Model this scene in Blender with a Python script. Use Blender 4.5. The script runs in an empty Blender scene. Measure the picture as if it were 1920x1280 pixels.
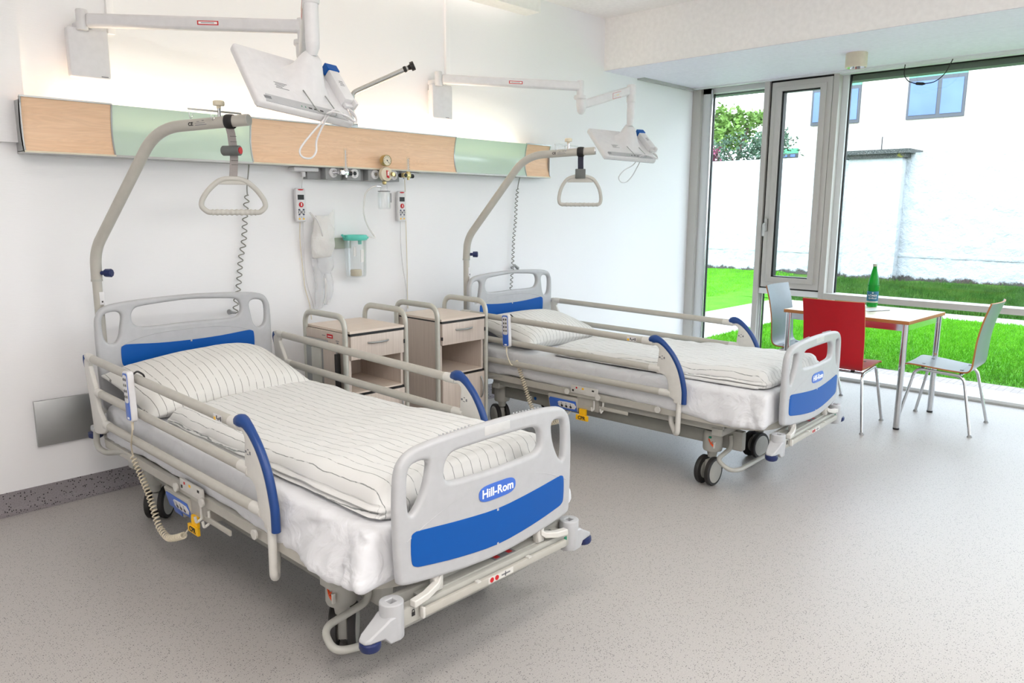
import bpy, bmesh, math, random
from mathutils import Vector as V, Matrix as M4, noise
random.seed(7)
SC = bpy.context.scene
COL = SC.collection
PI = math.pi
R = math.radians

# ------------------------------------------------------------------ materials
def nt(name):
    m = bpy.data.materials.new(name); m.use_nodes = True
    t = m.node_tree; b = t.nodes['Principled BSDF']
    return m, t, b
def link(t, a, b): t.links.new(a, b)
def coords(t, scale=(1, 1, 1), kind='Object'):
    tc = t.nodes.new('ShaderNodeTexCoord'); mp = t.nodes.new('ShaderNodeMapping')
    mp.inputs['Scale'].default_value = scale
    link(t, tc.outputs[kind], mp.inputs['Vector']); return mp.outputs['Vector']
def noi(t, vec, scale, detail=3, rough=.5, dist=0):
    n = t.nodes.new('ShaderNodeTexNoise'); link(t, vec, n.inputs['Vector'])
    n.inputs['Scale'].default_value = scale; n.inputs['Detail'].default_value = detail
    n.inputs['Roughness'].default_value = rough; n.inputs['Distortion'].default_value = dist
    return n.outputs['Fac']
def ramp(t, fac, stops, interp='LINEAR'):
    r = t.nodes.new('ShaderNodeValToRGB'); r.color_ramp.interpolation = interp
    e = r.color_ramp.elements
    while len(e) < len(stops): e.new(.5)
    for k, (p, c) in enumerate(stops):
        e[k].position = p; e[k].color = (*c, 1) if len(c) == 3 else c
    link(t, fac, r.inputs['Fac']); return r.outputs['Color']
def bump(t, b, h, strength=.2, dist=.01):
    n = t.nodes.new('ShaderNodeBump'); n.inputs['Strength'].default_value = strength; n.inputs['Distance'].default_value = dist
    link(t, h, n.inputs['Height']); link(t, n.outputs['Normal'], b.inputs['Normal'])
def mixc(t, fac, a, b, mode='MIX'):
    n = t.nodes.new('ShaderNodeMix'); n.data_type = 'RGBA'; n.blend_type = mode
    if hasattr(fac, 'node'): link(t, fac, n.inputs[0])
    else: n.inputs[0].default_value = fac
    for s, v in ((n.inputs[6], a), (n.inputs[7], b)):
        if hasattr(v, 'node'): link(t, v, s)
        else: s.default_value = (*v, 1)
    return n.outputs[2]
def math_(t, op, a, b=0.0):
    n = t.nodes.new('ShaderNodeMath'); n.operation = op
    for s, v in ((n.inputs[0], a), (n.inputs[1], b)):
        if hasattr(v, 'node'): link(t, v, s)
        else: s.default_value = v
    return n.outputs[0]
def srgb(r, g, b):
    f = lambda c: ((c / 255 + .055) / 1.055) ** 2.4 if c > 10.31 else c / 255 / 12.92
    return (f(r), f(g), f(b))
def plain(name, rgb, rough=.5, metal=0, var=.03, nscale=30, bmp=.03, spec=.5, coat=0):
    m, t, b = nt(name); c = srgb(*rgb); v = coords(t)
    n = noi(t, v, nscale)
    lo = tuple(x * (1 - var) for x in c); hi = tuple(min(1, x * (1 + var)) for x in c)
    link(t, ramp(t, n, [(.3, lo), (.7, hi)]), b.inputs['Base Color'])
    b.inputs['Roughness'].default_value = rough; b.inputs['Metallic'].default_value = metal
    b.inputs['Specular IOR Level'].default_value = spec; b.inputs['Coat Weight'].default_value = coat
    if bmp: bump(t, b, noi(t, v, nscale * 6), bmp, .002)
    return m
MT = {}
MT['board'] = plain('bed_plastic_light_grey', (178, 179, 182), .38)
MT['tube'] = plain('bed_tube_beige_grey', (180, 177, 169), .35)
MT['tube2'] = plain('white_collar_plastic', (208, 206, 201), .4)
MT['frame'] = plain('bed_frame_grey', (172, 171, 165), .4)
MT['chassis'] = plain('chassis_grey', (142, 142, 136), .42)
MT['dark'] = plain('dark_rubber', (38, 36, 36), .6)
MT['black'] = plain('black_plastic', (18, 18, 20), .45)
MT['navy'] = plain('navy_roller', (20, 36, 86), .4)
MT['blue'] = plain('accent_blue', (0, 80, 160), .40, var=.01, spec=.25)
MT['arcblue'] = plain('arm_edge_blue', (12, 58, 122), .4)
MT['badge'] = plain('badge_blue', (58, 104, 196), .3)
MT['white'] = plain('white_plastic', (218, 217, 219), .35)
MT['wtext'] = plain('white_print', (245, 245, 245), .5, bmp=0)
MT['btext'] = plain('black_print', (30, 28, 30), .5, bmp=0)
MT['gtext'] = plain('grey_print', (120, 120, 124), .5, bmp=0)
MT['red'] = plain('red_print', (196, 24, 34), .45)
MT['orange'] = plain('orange_pedal', (226, 84, 34), .5)
MT['green'] = plain('green_pedal', (20, 130, 96), .5)
MT['yellow'] = plain('yellow_plastic', (246, 190, 20), .45)
MT['ivory'] = plain('ivory_plastic', (222, 212, 190), .5)
MT['chrome'] = plain('chrome', (205, 206, 208), .14, 1, bmp=0)
MT['steel'] = plain('brushed_steel', (176, 178, 178), .38, 1, nscale=12)
MT['brass'] = plain('brass', (196, 180, 130), .3, 1)
MT['alu'] = plain('anodised_aluminium', (186, 186, 184), .42, .35)
MT['alu2'] = plain('window_frame_taupe', (190, 187, 182), .5, .05, var=.005, bmp=0)
MT['aluw'] = plain('window_reveal_light', (222, 225, 226), .5, var=.005, bmp=0)
MT['strap'] = plain('grey_webbing', (150, 144, 142), .85, nscale=200, bmp=.3)
MT['strapd'] = plain('navy_webbing', (44, 46, 62), .85, nscale=200, bmp=.3)
MT['greyp'] = plain('grey_buckle', (96, 100, 98), .5)
MT['grip'] = plain('trapeze_grip_grey', (186, 184, 178), .5)
MT['teal'] = plain('teal_lid', (96, 206, 190), .4)
MT['cabarch'] = plain('cabinet_tube_silver', (196, 196, 188), .35, .25)
MT['gasbox'] = plain('gas_outlet_grey', (150, 152, 153), .5)
MT['medrail'] = plain('medical_rail_greygreen', (176, 182, 168), .4, .1)
MT['cream'] = plain('lamp_housing_cream', (216, 206, 184), .5)
MT['chairgrey'] = plain('chair_laminate_bluegrey', (122, 131, 137), .3)
MT['chairred'] = plain('chair_laminate_red', (176, 14, 28), .35)
MT['plyedge'] = plain('plywood_edge', (170, 112, 62), .6, nscale=80)
MT['sleeve'] = plain('grip_sleeve', (196, 196, 196), .3)

def wallmat(name, rgb, vert=False):
    m, t, b = nt(name); v = coords(t, (3, 3, 60) if not vert else (30, 30, 4))
    n = noi(t, v, 6, 4)
    c = srgb(*rgb)
    link(t, ramp(t, n, [(.3, tuple(x * .985 for x in c)), (.7, c)]), b.inputs['Base Color'])
    b.inputs['Roughness'].default_value = .75
    b.inputs['Specular IOR Level'].default_value = .25
    bump(t, b, n, .12, .004); return m
MT['wall'] = wallmat('wall_paint_white', (242, 242, 244))
MT['bay'] = plain('bay_ceiling_cool_tint', (240, 236, 250), .6, spec=.2)  # bluish tint in the colour offsets green light bounced off the lawn
MT['ceil'] = plain('ceiling_paint', (243, 241, 240), .85, spec=.2)

def floormat():
    m, t, b = nt('speckled_vinyl'); v = coords(t)
    big = noi(t, v, 1.3, 2)
    fine = noi(t, v, 260, 2)
    base = ramp(t, fine, [(.3, srgb(164, 160, 157)), (.7, srgb(184, 180, 177))])
    vo = t.nodes.new('ShaderNodeTexVoronoi'); link(t, v, vo.inputs['Vector']); vo.inputs['Scale'].default_value = 165
    rn = t.nodes.new('ShaderNodeSeparateColor'); link(t, vo.outputs['Color'], rn.inputs[0])
    chip = math_(t, 'MULTIPLY', math_(t, 'LESS_THAN', vo.outputs['Distance'], .30), math_(t, 'GREATER_THAN', rn.outputs[0], .60))
    c2 = ramp(t, rn.outputs[1], [(0, srgb(84, 80, 82)), (1, srgb(128, 124, 124))])
    link(t, mixc(t, chip, base, c2), b.inputs['Base Color'])
    b.inputs['Roughness'].default_value = .4
    b.inputs['Specular IOR Level'].default_value = .38
    bump(t, b, noi(t, v, 400, 2), .03, .001)
    return m
MT['floor'] = floormat()
def cove():
    m, t, b = nt('dark_speckled_cove'); v = coords(t)
    base = ramp(t, noi(t, v, 200, 2), [(.3, srgb(128, 122, 126)), (.7, srgb(150, 144, 148))])
    vo = t.nodes.new('ShaderNodeTexVoronoi'); link(t, v, vo.inputs['Vector']); vo.inputs['Scale'].default_value = 110
    rn = t.nodes.new('ShaderNodeSeparateColor'); link(t, vo.outputs['Color'], rn.inputs[0])
    chip = math_(t, 'MULTIPLY', math_(t, 'LESS_THAN', vo.outputs['Distance'], .38), math_(t, 'GREATER_THAN', rn.outputs[0], .72))
    link(t, mixc(t, chip, base, srgb(46, 42, 46)), b.inputs['Base Color'])
    b.inputs['Roughness'].default_value = .4; return m
MT['cove'] = cove()
def wood(name, a, bcol, axis, scale=1, fine=40, rough=.45, rings=True):
    m, t, b = nt(name); s = [fine, fine, fine]; s[axis] = 1.2
    v = coords(t, tuple(x * scale for x in s))
    n = noi(t, v, 3, 5, .6)
    col = ramp(t, n, [(.25, srgb(*a)), (.75, srgb(*bcol))])
    if rings:
        s2 = [4, 4, 9]; s2[axis] = 1.1
        w = noi(t, coords(t, tuple(s2)), 2.2, 2, .5, 1.5)
        w2 = math_(t, 'PINGPONG', math_(t, 'MULTIPLY', w, 14.0), 1.0)
        col = mixc(t, math_(t, 'MULTIPLY', w2, .22), col, srgb(*[x * .86 for x in a]))
    link(t, col, b.inputs['Base Color']); b.inputs['Roughness'].default_value = rough
    return m
MT['beech'] = wood('beech_panel', (230, 190, 154), (242, 208, 176), 0, 1, 26)
MT['cabwood'] = wood('pale_cabinet_wood', (186, 172, 162), (214, 202, 192), 2, 1, 90, rings=False)
MT['cabtop'] = wood('pale_cabinet_top', (214, 198, 184), (226, 212, 200), 0, 1, 30, rings=False)
MT['tabletop'] = plain('table_laminate', (212, 204, 180), .3)

def clothmat(name, base, line, period=.04, width=.075, wave=.012, alt=None):
    m, t, b = nt(name)
    at = t.nodes.new('ShaderNodeAttribute'); at.attribute_name = 'stripe'
    tc = t.nodes.new('ShaderNodeTexCoord')
    n = noi(t, tc.outputs['Object'], 9, 3, .6)
    s = math_(t, 'ADD', at.outputs['Fac'], math_(t, 'MULTIPLY', math_(t, 'SUBTRACT', n, .5), wave))
    fr = math_(t, 'FRACT', math_(t, 'DIVIDE', math_(t, 'ADD', s, 5), period))
    on = math_(t, 'LESS_THAN', fr, width)
    brk = noi(t, tc.outputs['Object'], 34, 2)
    on = math_(t, 'MULTIPLY', on, ramp(t, brk, [(.36, (.25,) * 3), (.46, (1,) * 3)]))
    link(t, mixc(t, on, srgb(*base), srgb(*line)), b.inputs['Base Color'])
    b.inputs['Roughness'].default_value = .85; b.inputs['Sheen Weight'].default_value = .15
    b.inputs['Specular IOR Level'].default_value = .2
    bump(t, b, noi(t, tc.outputs['Object'], 60, 4, .6), .25, .003)
    return m
MT['stripe'] = clothmat('striped_bed_linen', (216, 216, 215), (134, 138, 137), .04, .06)
MT['stripe_pillow'] = clothmat('striped_pillow_linen', (216, 215, 212), (132, 132, 128), .036, .07, .006)
def sheetmat():
    m, t, b = nt('white_sheet'); tc = t.nodes.new('ShaderNodeTexCoord')
    b.inputs['Base Color'].default_value = (*srgb(216, 217, 221), 1); b.inputs['Roughness'].default_value = .85
    b.inputs['Specular IOR Level'].default_value = .2
    bump(t, b, noi(t, tc.outputs['Object'], 9, 3, .5, 1.2), .5, .02); return m
MT['sheet'] = sheetmat()

def clear(name, tint=(1, 1, 1), gloss=.08, rough=.02):
    m = bpy.data.materials.new(name); m.use_nodes = True; t = m.node_tree; t.nodes.clear()
    o = t.nodes.new('ShaderNodeOutputMaterial'); mx = t.nodes.new('ShaderNodeMixShader')
    a = t.nodes.new('ShaderNodeBsdfTransparent'); g = t.nodes.new('ShaderNodeBsdfGlossy')
    a.inputs['Color'].default_value = (*tint, 1); g.inputs['Roughness'].default_value = rough
    lw = t.nodes.new('ShaderNodeLayerWeight'); lw.inputs['Blend'].default_value = .25
    k = math_(t, 'ADD', math_(t, 'MULTIPLY', lw.outputs['Fresnel'], .18), gloss * .5)
    link(t, k, mx.inputs[0]); link(t, a.outputs[0], mx.inputs[1]); link(t, g.outputs[0], mx.inputs[2])
    link(t, mx.outputs[0], o.inputs['Surface']); return m
MT['glass'] = clear('window_glass', (.985, .99, .995), .03)
MT['jar'] = clear('clear_plastic', (.985, .99, .99), .12, .15)

def frosted():
    m, t, b = nt('frosted_green_glass')
    b.inputs['Base Color'].default_value = (*srgb(205, 226, 214), 1); b.inputs['Roughness'].default_value = .15
    tr = t.nodes.new('ShaderNodeBsdfTranslucent'); tr.inputs['Color'].default_value = (*srgb(226, 232, 214), 1)
    mx = t.nodes.new('ShaderNodeMixShader'); mx.inputs[0].default_value = .16
    o = t.nodes['Material Output']; link(t, b.outputs[0], mx.inputs[1]); link(t, tr.outputs[0], mx.inputs[2]); link(t, mx.outputs[0], o.inputs['Surface'])
    return m
MT['frost'] = frosted()
def thinwhite(nm='thin_white_plastic_bag', c=(244, 242, 240), k=.35):
    m, t, b = nt(nm)
    b.inputs['Base Color'].default_value = (*srgb(*c), 1); b.inputs['Roughness'].default_value = .3
    tr = t.nodes.new('ShaderNodeBsdfTransparent')
    mx = t.nodes.new('ShaderNodeMixShader'); mx.inputs[0].default_value = k
    o = t.nodes['Material Output']; link(t, b.outputs[0], mx.inputs[1]); link(t, tr.outputs[0], mx.inputs[2]); link(t, mx.outputs[0], o.inputs['Surface'])
    bump(t, b, noi(t, coords(t), 40, 3, .6, 1), .5, .01)
    return m
MT['bag'] = thinwhite()
MT['film'] = thinwhite('thin_clear_film', (236, 237, 240), .62)
def greenglass():
    m, t, b = nt('green_bottle_glass')
    b.inputs['Base Color'].default_value = (*srgb(30, 170, 60), 1); b.inputs['Roughness'].default_value = .05
    b.inputs['Transmission Weight'].default_value = .55; b.inputs['IOR'].default_value = 1.3; return m
MT['bottle'] = greenglass()
def stucco():
    m, t, b = nt('rough_white_render'); v = coords(t)
    sp = t.nodes.new('ShaderNodeSeparateXYZ'); tc = t.nodes.new('ShaderNodeTexCoord'); link(t, tc.outputs['Object'], sp.inputs[0])
    n = noi(t, v, 5, 6, .65)
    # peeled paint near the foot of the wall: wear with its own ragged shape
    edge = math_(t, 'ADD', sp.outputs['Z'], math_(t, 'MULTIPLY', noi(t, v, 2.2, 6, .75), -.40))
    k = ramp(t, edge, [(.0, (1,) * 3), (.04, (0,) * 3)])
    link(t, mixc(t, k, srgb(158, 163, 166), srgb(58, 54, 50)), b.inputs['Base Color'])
    b.inputs['Roughness'].default_value = .9; bump(t, b, n, .9, .08); return m
MT['stucco'] = stucco()
def lichen():
    m, t, b = nt('lichened_concrete'); v = coords(t)
    a = ramp(t, noi(t, v, 60, 3), [(.35, srgb(36, 40, 42)), (.62, srgb(66, 70, 66)), (.74, srgb(150, 154, 150))])
    k = ramp(t, noi(t, v, 5, 4), [(.66, (0,) * 3), (.72, (1,) * 3)])
    link(t, mixc(t, k, a, srgb(104, 104, 34)), b.inputs['Base Color']); b.inputs['Roughness'].default_value = .95
    bump(t, b, noi(t, v, 30, 5), .8, .03); return m
MT['lichen'] = lichen()
def grassmat(name, a, bb, c, sc=3):
    m, t, b = nt(name); v = coords(t, kind='Object')
    col = ramp(t, noi(t, v, sc, 6, .7), [(.3, srgb(*a)), (.5, srgb(*bb)), (.72, srgb(*c))])
    fine = ramp(t, noi(t, v, 50, 3, .7), [(.3, (.72,) * 3), (.7, (1.0,) * 3)])
    link(t, mixc(t, 1.0, col, fine, 'MULTIPLY'), b.inputs['Base Color']); b.inputs['Roughness'].default_value = .9
    b.inputs['Specular IOR Level'].default_value = .1
    bump(t, b, noi(t, v, 60, 4, .7), 1, .05); return m
MT['lawn'] = grassmat('lawn_grass', (76, 146, 24), (88, 163, 30), (106, 176, 44))
MT['blade'] = grassmat('grass_blades', (98, 182, 30), (116, 204, 38), (140, 218, 58))
MT['bank'] = grassmat('bank_grass', (52, 92, 36), (70, 118, 42), (104, 136, 60), 2)
def paver():
    m, t, b = nt('brick_pavers'); v = coords(t)
    br = t.nodes.new('ShaderNodeTexBrick'); link(t, v, br.inputs['Vector'])
    br.inputs['Scale'].default_value = 4.5; br.inputs['Mortar Size'].default_value = .012
    br.inputs['Color1'].default_value = (*srgb(134, 126, 121), 1); br.inputs['Color2'].default_value = (*srgb(124, 116, 112), 1)
    br.inputs['Mortar'].default_value = (*srgb(98, 91, 87), 1)
    link(t, br.outputs['Color'], b.inputs['Base Color']); b.inputs['Roughness'].default_value = .9; return m
MT['paver'] = paver()
def siding():
    m, t, b = nt('pale_stone_cladding'); v = coords(t)
    sw = t.nodes.new('ShaderNodeMapping'); sw.inputs['Rotation'].default_value = (0, PI / 2, PI / 2)
    sw2 = t.nodes.new('ShaderNodeSeparateXYZ'); tc = t.nodes.new('ShaderNodeTexCoord'); link(t, tc.outputs['Object'], sw2.inputs[0])
    cb = t.nodes.new('ShaderNodeCombineXYZ'); link(t, sw2.outputs['Y'], cb.inputs[0]); link(t, sw2.outputs['Z'], cb.inputs[1])
    br = t.nodes.new('ShaderNodeTexBrick'); link(t, cb.outputs[0], br.inputs['Vector'])
    br.inputs['Scale'].default_value = .9; br.inputs['Mortar Size'].default_value = .008; br.inputs['Row Height'].default_value = .4; br.inputs['Brick Width'].default_value = 1.0
    br.inputs['Color1'].default_value = (*srgb(186, 182, 174), 1); br.inputs['Color2'].default_value = (*srgb(181, 177, 167), 1)
    br.inputs['Mortar'].default_value = (*srgb(164, 157, 146), 1)
    link(t, br.outputs['Color'], b.inputs['Base Color']); b.inputs['Roughness'].default_value = .9; return m
MT['siding'] = siding()
MT['farglass'] = plain('far_window_glass', (84, 106, 150), .15, 0, .12, 1.2, 0, .15)
MT['farframe'] = plain('far_window_frame', (52, 58, 64), .5)
MT['fargreen'] = plain('green_lintel_panel', (70, 150, 108), .5)
MT['farslat'] = plain('green_awning_slat', (92, 108, 92), .6)
MT['leafA'] = plain('leaf_light_green', (96, 130, 54), .6, var=.3, nscale=3, bmp=0)
MT['leafB'] = plain('leaf_grey_green', (68, 94, 74), .6, var=.35, nscale=3, bmp=0)
MT['leafC'] = plain('leaf_purple', (120, 50, 78), .6, var=.3, nscale=3, bmp=0)
MT['bark'] = plain('bark', (84, 70, 60), .9)

# ------------------------------------------------------------------ geometry helpers
class G:
    def __init__(s): s.bm = bmesh.new(); s.mi = 0
    def _add(s, verts, faces):
        vs = [s.bm.verts.new(v) for v in verts]; out = []
        for f in faces:
            try:
                fc = s.bm.faces.new([vs[i] for i in f]); fc.material_index = s.mi; out.append(fc)
            except ValueError: pass
        return vs
    def box(s, lo, hi, bev=0, seg=2):
        x0, y0, z0 = lo; x1, y1, z1 = hi
        vs = s._add([(x0,y0,z0),(x1,y0,z0),(x1,y1,z0),(x0,y1,z0),(x0,y0,z1),(x1,y0,z1),(x1,y1,z1),(x0,y1,z1)],
            [(0,3,2,1),(4,5,6,7),(0,1,5,4),(1,2,6,5),(2,3,7,6),(3,0,4,7)])
        if bev:
            es = set(e for v in vs for e in v.link_edges)
            bmesh.ops.bevel(s.bm, geom=list(es), offset=bev, segments=seg, affect='EDGES', profile=.5, material=-1)
        return s
    def rings(s, rs, closed=False, cap=True):
        n = len(rs[0]); vs = [[s.bm.verts.new(p) for p in r] for r in rs]
        m = len(rs)
        for i in range(m if closed else m - 1):
            a, b = vs[i], vs[(i + 1) % m]
            for j in range(n):
                try:
                    f = s.bm.faces.new((a[j], a[(j + 1) % n], b[(j + 1) % n], b[j])); f.material_index = s.mi
                except ValueError: pass
        if cap and not closed:
            for r, rev in ((vs[0], True), (vs[-1], False)):
                try:
                    f = s.bm.faces.new(r[::-1] if rev else r); f.material_index = s.mi
                except ValueError: pass
        return s
    def tube(s, pts, r, n=12, closed=False, flat=1.0, up=None, cap=True):
        """sweep of a round (or flattened) section along pts; r scalar or list"""
        P = [V(p) for p in pts]; m = len(P); rs = []
        if up is None: up = V((0, 0, 1))
        else: up = V(up)
        prev = None
        for i, p in enumerate(P):
            if closed: t = P[(i + 1) % m] - P[i - 1]
            else: t = P[min(i + 1, m - 1)] - P[max(i - 1, 0)]
            t.normalize()
            if prev is None:
                a = up - t * up.dot(t)
                if a.length < 1e-3: a = V((1, 0, 0)) - t * t.x
                a.normalize()
            else:
                a = prev - t * prev.dot(t); a.normalize()
            prev = a; b = t.cross(a)
            rr = r[i] if isinstance(r, (list, tuple)) else r
            rs.append([p + a * (math.cos(k * 2 * PI / n) * rr * flat) + b * (math.sin(k * 2 * PI / n) * rr) for k in range(n)])
        return s.rings(rs, closed, cap)
    def cyl(s, a, b, r, r2=None, n=24):
        return s.tube([a, b], [r, r if r2 is None else r2], n)
    def lathe(s, prof, c=(0, 0, 0), axis='z', n=28, cap=True):
        rs = []
        for (rad, h) in prof:
            ring = []
            for k in range(n):
                x, y = rad * math.cos(2 * PI * k / n), rad * math.sin(2 * PI * k / n)
                q = {'z': (x, y, h), 'x': (h, x, y), 'y': (y, h, x)}[axis]
                ring.append(V(c) + V(q))
            rs.append(ring)
        return s.rings(rs, False, cap)
    def sweeprect(s, pts, w, h, closed=False, up=(0, 0, 1)):
        """rectangular section: w across, h along up"""
        P = [V(p) for p in pts]; m = len(P); rs = []; U = V(up)
        for i, p in enumerate(P):
            if closed: t = P[(i + 1) % m] - P[i - 1]
            else: t = P[min(i + 1, m - 1)] - P[max(i - 1, 0)]
            t.normalize(); b = t.cross(U); b.normalize()
            rs.append([p + b * (sx * w / 2) + U * (sz * h / 2) for sx, sz in ((-1, -1), (1, -1), (1, 1), (-1, 1))])
        return s.rings(rs, closed)
    def xf(s, m):
        s.bm.transform(m); return s
def obj(name, g, mats, parent=None, smooth=35, bevel=0, subsurf=0, loc=None, rot=None):
    bm = g.bm if isinstance(g, G) else g
    bmesh.ops.recalc_face_normals(bm, faces=bm.faces)
    if smooth:
        for f in bm.faces: f.smooth = True
        lim = R(smooth)
        for e in bm.edges:
            if len(e.link_faces) == 2 and e.calc_face_angle(0) > lim: e.smooth = False
    me = bpy.data.meshes.new(name); bm.to_mesh(me); bm.free()
    for m in (mats if isinstance(mats, (list, tuple)) else [mats]): me.materials.append(MT[m] if isinstance(m, str) else m)
    o = bpy.data.objects.new(name, me); COL.objects.link(o)
    if parent: o.parent = parent
    if bevel:
        b = o.modifiers.new('bevel', 'BEVEL'); b.width = bevel; b.segments = 2; b.limit_method = 'ANGLE'; b.angle_limit = R(40); b.harden_normals = False
    if subsurf:
        b = o.modifiers.new('sub', 'SUBSURF'); b.levels = subsurf; b.render_levels = subsurf
    if loc: o.location = loc
    if rot: o.rotation_euler = rot
    return o
def thing(name, label, cat, loc=(0, 0, 0), rz=0, group=None):
    o = bpy.data.objects.new(name, None); COL.objects.link(o); o.empty_display_size = .1
    o.location = loc; o.rotation_euler = (0, 0, rz); o['label'] = label; o['category'] = cat
    if group: o['group'] = group
    return o
def tag(o, label, cat, group=None, kind=None):
    if label: o['label'] = label
    if cat: o['category'] = cat
    if group: o['group'] = group
    if kind: o['kind'] = kind
    return o
def struct(name, g, m, parent=None, smooth=35, **k):
    o = obj(name, g, m, parent, smooth, **k)
    if not parent: o['kind'] = 'structure'
    return o
def copy_tree(o, parent=None):
    c = o.copy(); COL.objects.link(c)
    if parent: c.parent = parent
    for ch in list(o.children): copy_tree(ch, c)
    return c
def fillet(pts, r, n=6):
    """round the corners of a polyline"""
    P = [V(p) for p in pts]; out = [P[0]]
    rr = r if isinstance(r, (list, tuple)) else [r] * len(P)
    for i in range(1, len(P) - 1):
        a, b, c = P[i - 1], P[i], P[i + 1]
        d1 = (a - b); d2 = (c - b); k = min(rr[i], d1.length * .49, d2.length * .49)
        p0 = b + d1.normalized() * k; p2 = b + d2.normalized() * k
        for j in range(n + 1):
            t = j / n; out.append(p0 * (1 - t) ** 2 + b * 2 * t * (1 - t) + p2 * t * t)
    out.append(P[-1]); return out
def spline(pts, n=6, closed=False):
    P = [V(p) if len(p) == 3 else V((p[0], p[1], 0)) for p in pts]; m = len(P); out = []
    for i in range(m if closed else m - 1):
        g = (lambda k: P[k % m]) if closed else (lambda k: P[max(0, min(m - 1, k))])
        p0, p1, p2, p3 = g(i - 1), g(i), g(i + 1), g(i + 2)
        for j in range(n):
            t = j / n
            out.append(.5 * ((2 * p1) + (p2 - p0) * t + (2 * p0 - 5 * p1 + 4 * p2 - p3) * t * t + (3 * p1 - p0 - 3 * p2 + p3) * t ** 3))
    if not closed: out.append(P[-1])
    return out
def plate(outer, holes, thick, bev, res=2):
    """solid plate from 2D outlines with rounded edges, in local XY, thickness along Z; returns a bmesh"""
    cu = bpy.data.curves.new('tmp', 'CURVE'); cu.dimensions = '2D'; cu.fill_mode = 'BOTH'
    cu.extrude = max(0, thick / 2 - bev); cu.bevel_depth = bev; cu.bevel_resolution = res; cu.offset = -bev
    for o in [outer] + list(holes):
        s = cu.splines.new('POLY'); s.points.add(len(o) - 1); s.use_cyclic_u = True
        for i, p in enumerate(o): s.points[i].co = (p[0], p[1], 0, 1)
    ob = bpy.data.objects.new('tmp', cu); COL.objects.link(ob)
    dg = bpy.context.evaluated_depsgraph_get(); me = bpy.data.meshes.new_from_object(ob.evaluated_get(dg))
    bm = bmesh.new(); bm.from_mesh(me)
    bmesh.ops.remove_doubles(bm, verts=bm.verts, dist=1e-6)
    bpy.data.objects.remove(ob); bpy.data.curves.remove(cu); bpy.data.meshes.remove(me)
    return bm
def text_bm(s, size, depth=.001, bold=0.0):
    cu = bpy.data.curves.new('tmp', 'FONT'); cu.body = s; cu.size = size; cu.extrude = depth; cu.offset = bold
    cu.align_x = 'CENTER'; cu.align_y = 'CENTER'; cu.resolution_u = 3
    ob = bpy.data.objects.new('tmp', cu); COL.objects.link(ob)
    dg = bpy.context.evaluated_depsgraph_get(); me = bpy.data.meshes.new_from_object(ob.evaluated_get(dg))
    bm = bmesh.new(); bm.from_mesh(me)
    bpy.data.objects.remove(ob); bpy.data.curves.remove(cu); bpy.data.meshes.remove(me)
    return bm
def slice_x(bm, x0, x1, n):
    for i in range(n + 1):
        x = x0 + (x1 - x0) * i / n
        bmesh.ops.bisect_plane(bm, geom=bm.verts[:] + bm.edges[:] + bm.faces[:], plane_co=(x, 0, 0), plane_no=(1, 0, 0))
def mir(half):
    """half outline points (x>=0) top-to-bottom order -> full closed outline"""
    return list(half) + [(-x, y) for x, y in reversed(half) if x > 1e-6]
def strips(g, y0, spec, axis='-y'): pass
UPY = M4(((1, 0, 0, 0), (0, 0, -1, 0), (0, 1, 0, 0), (0, 0, 0, 1)))      # XY plate -> XZ plate, front (z+) faces -Y
UPX = M4(((0, 0, -1, 0), (1, 0, 0, 0), (0, 1, 0, 0), (0, 0, 0, 1)))      # plate (a,b) -> (y,z), front faces -X
def rrect(hx, hy, r, n=5, cx=0, cy=0):
    out = []
    for sx, sy, a0 in ((1, 1, 0), (-1, 1, 90), (-1, -1, 180), (1, -1, 270)):
        for k in range(n + 1):
            a = R(a0 + 90 * k / n); out.append((cx + sx * (hx - r) + r * math.cos(a), cy + sy * (hy - r) + r * math.sin(a)))
    return out
def catm(pts, n=4): return [(p.x, p.y) for p in spline(pts, n, True)]
def rbox(half, r, n=(24, 48, 6)):
    """rounded box as a deformable grid: returns bmesh and list of (vert, facecode, p)"""
    bm = bmesh.new(); key = {}
    hx, hy, hz = half
    def P(u):
        q = V((u[0] * hx, u[1] * hy, u[2] * hz))
        inner = V((max(-hx + r, min(hx - r, q.x)), max(-hy + r, min(hy - r, q.y)), max(-hz + r, min(hz - r, q.z))))
        d = q - inner
        return inner + d.normalized() * r if d.length > 1e-9 else q
    def gv(u):
        k = tuple(round(c, 5) for c in u)
        if k not in key:
            key[k] = bm.verts.new(P(u))
        return key[k]
    def warp(t, h):       # put more grid lines at the rounded rim
        return t
    for ax in range(3):
        a, b = [i for i in range(3) if i != ax]
        for sgn in (-1, 1):
            na, nb = n[a], n[b]
            for i in range(na):
                for j in range(nb):
                    q = []
                    for (di, dj) in ((0, 0), (1, 0), (1, 1), (0, 1)):
                        u = [0, 0, 0]; u[ax] = sgn
                        u[a] = -1 + 2 * (i + di) / na; u[b] = -1 + 2 * (j + dj) / nb
                        q.append(gv(u))
                    if sgn * (1 if ax != 1 else -1) < 0: q = q[::-1]
                    bm.faces.new(q)
    return bm
def fbm(p, s, o=3): return noise.fractal(V(p) * s, .6, 2.1, o)
def set_stripe(me, vals):
    a = me.attributes.new('stripe', 'FLOAT', 'POINT')
    for i, v in enumerate(vals): a.data[i].value = v
EXPO, SKY, FILL, UP, LUM = 1.56, 3.0, 16, 2.3, 1.6

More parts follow.
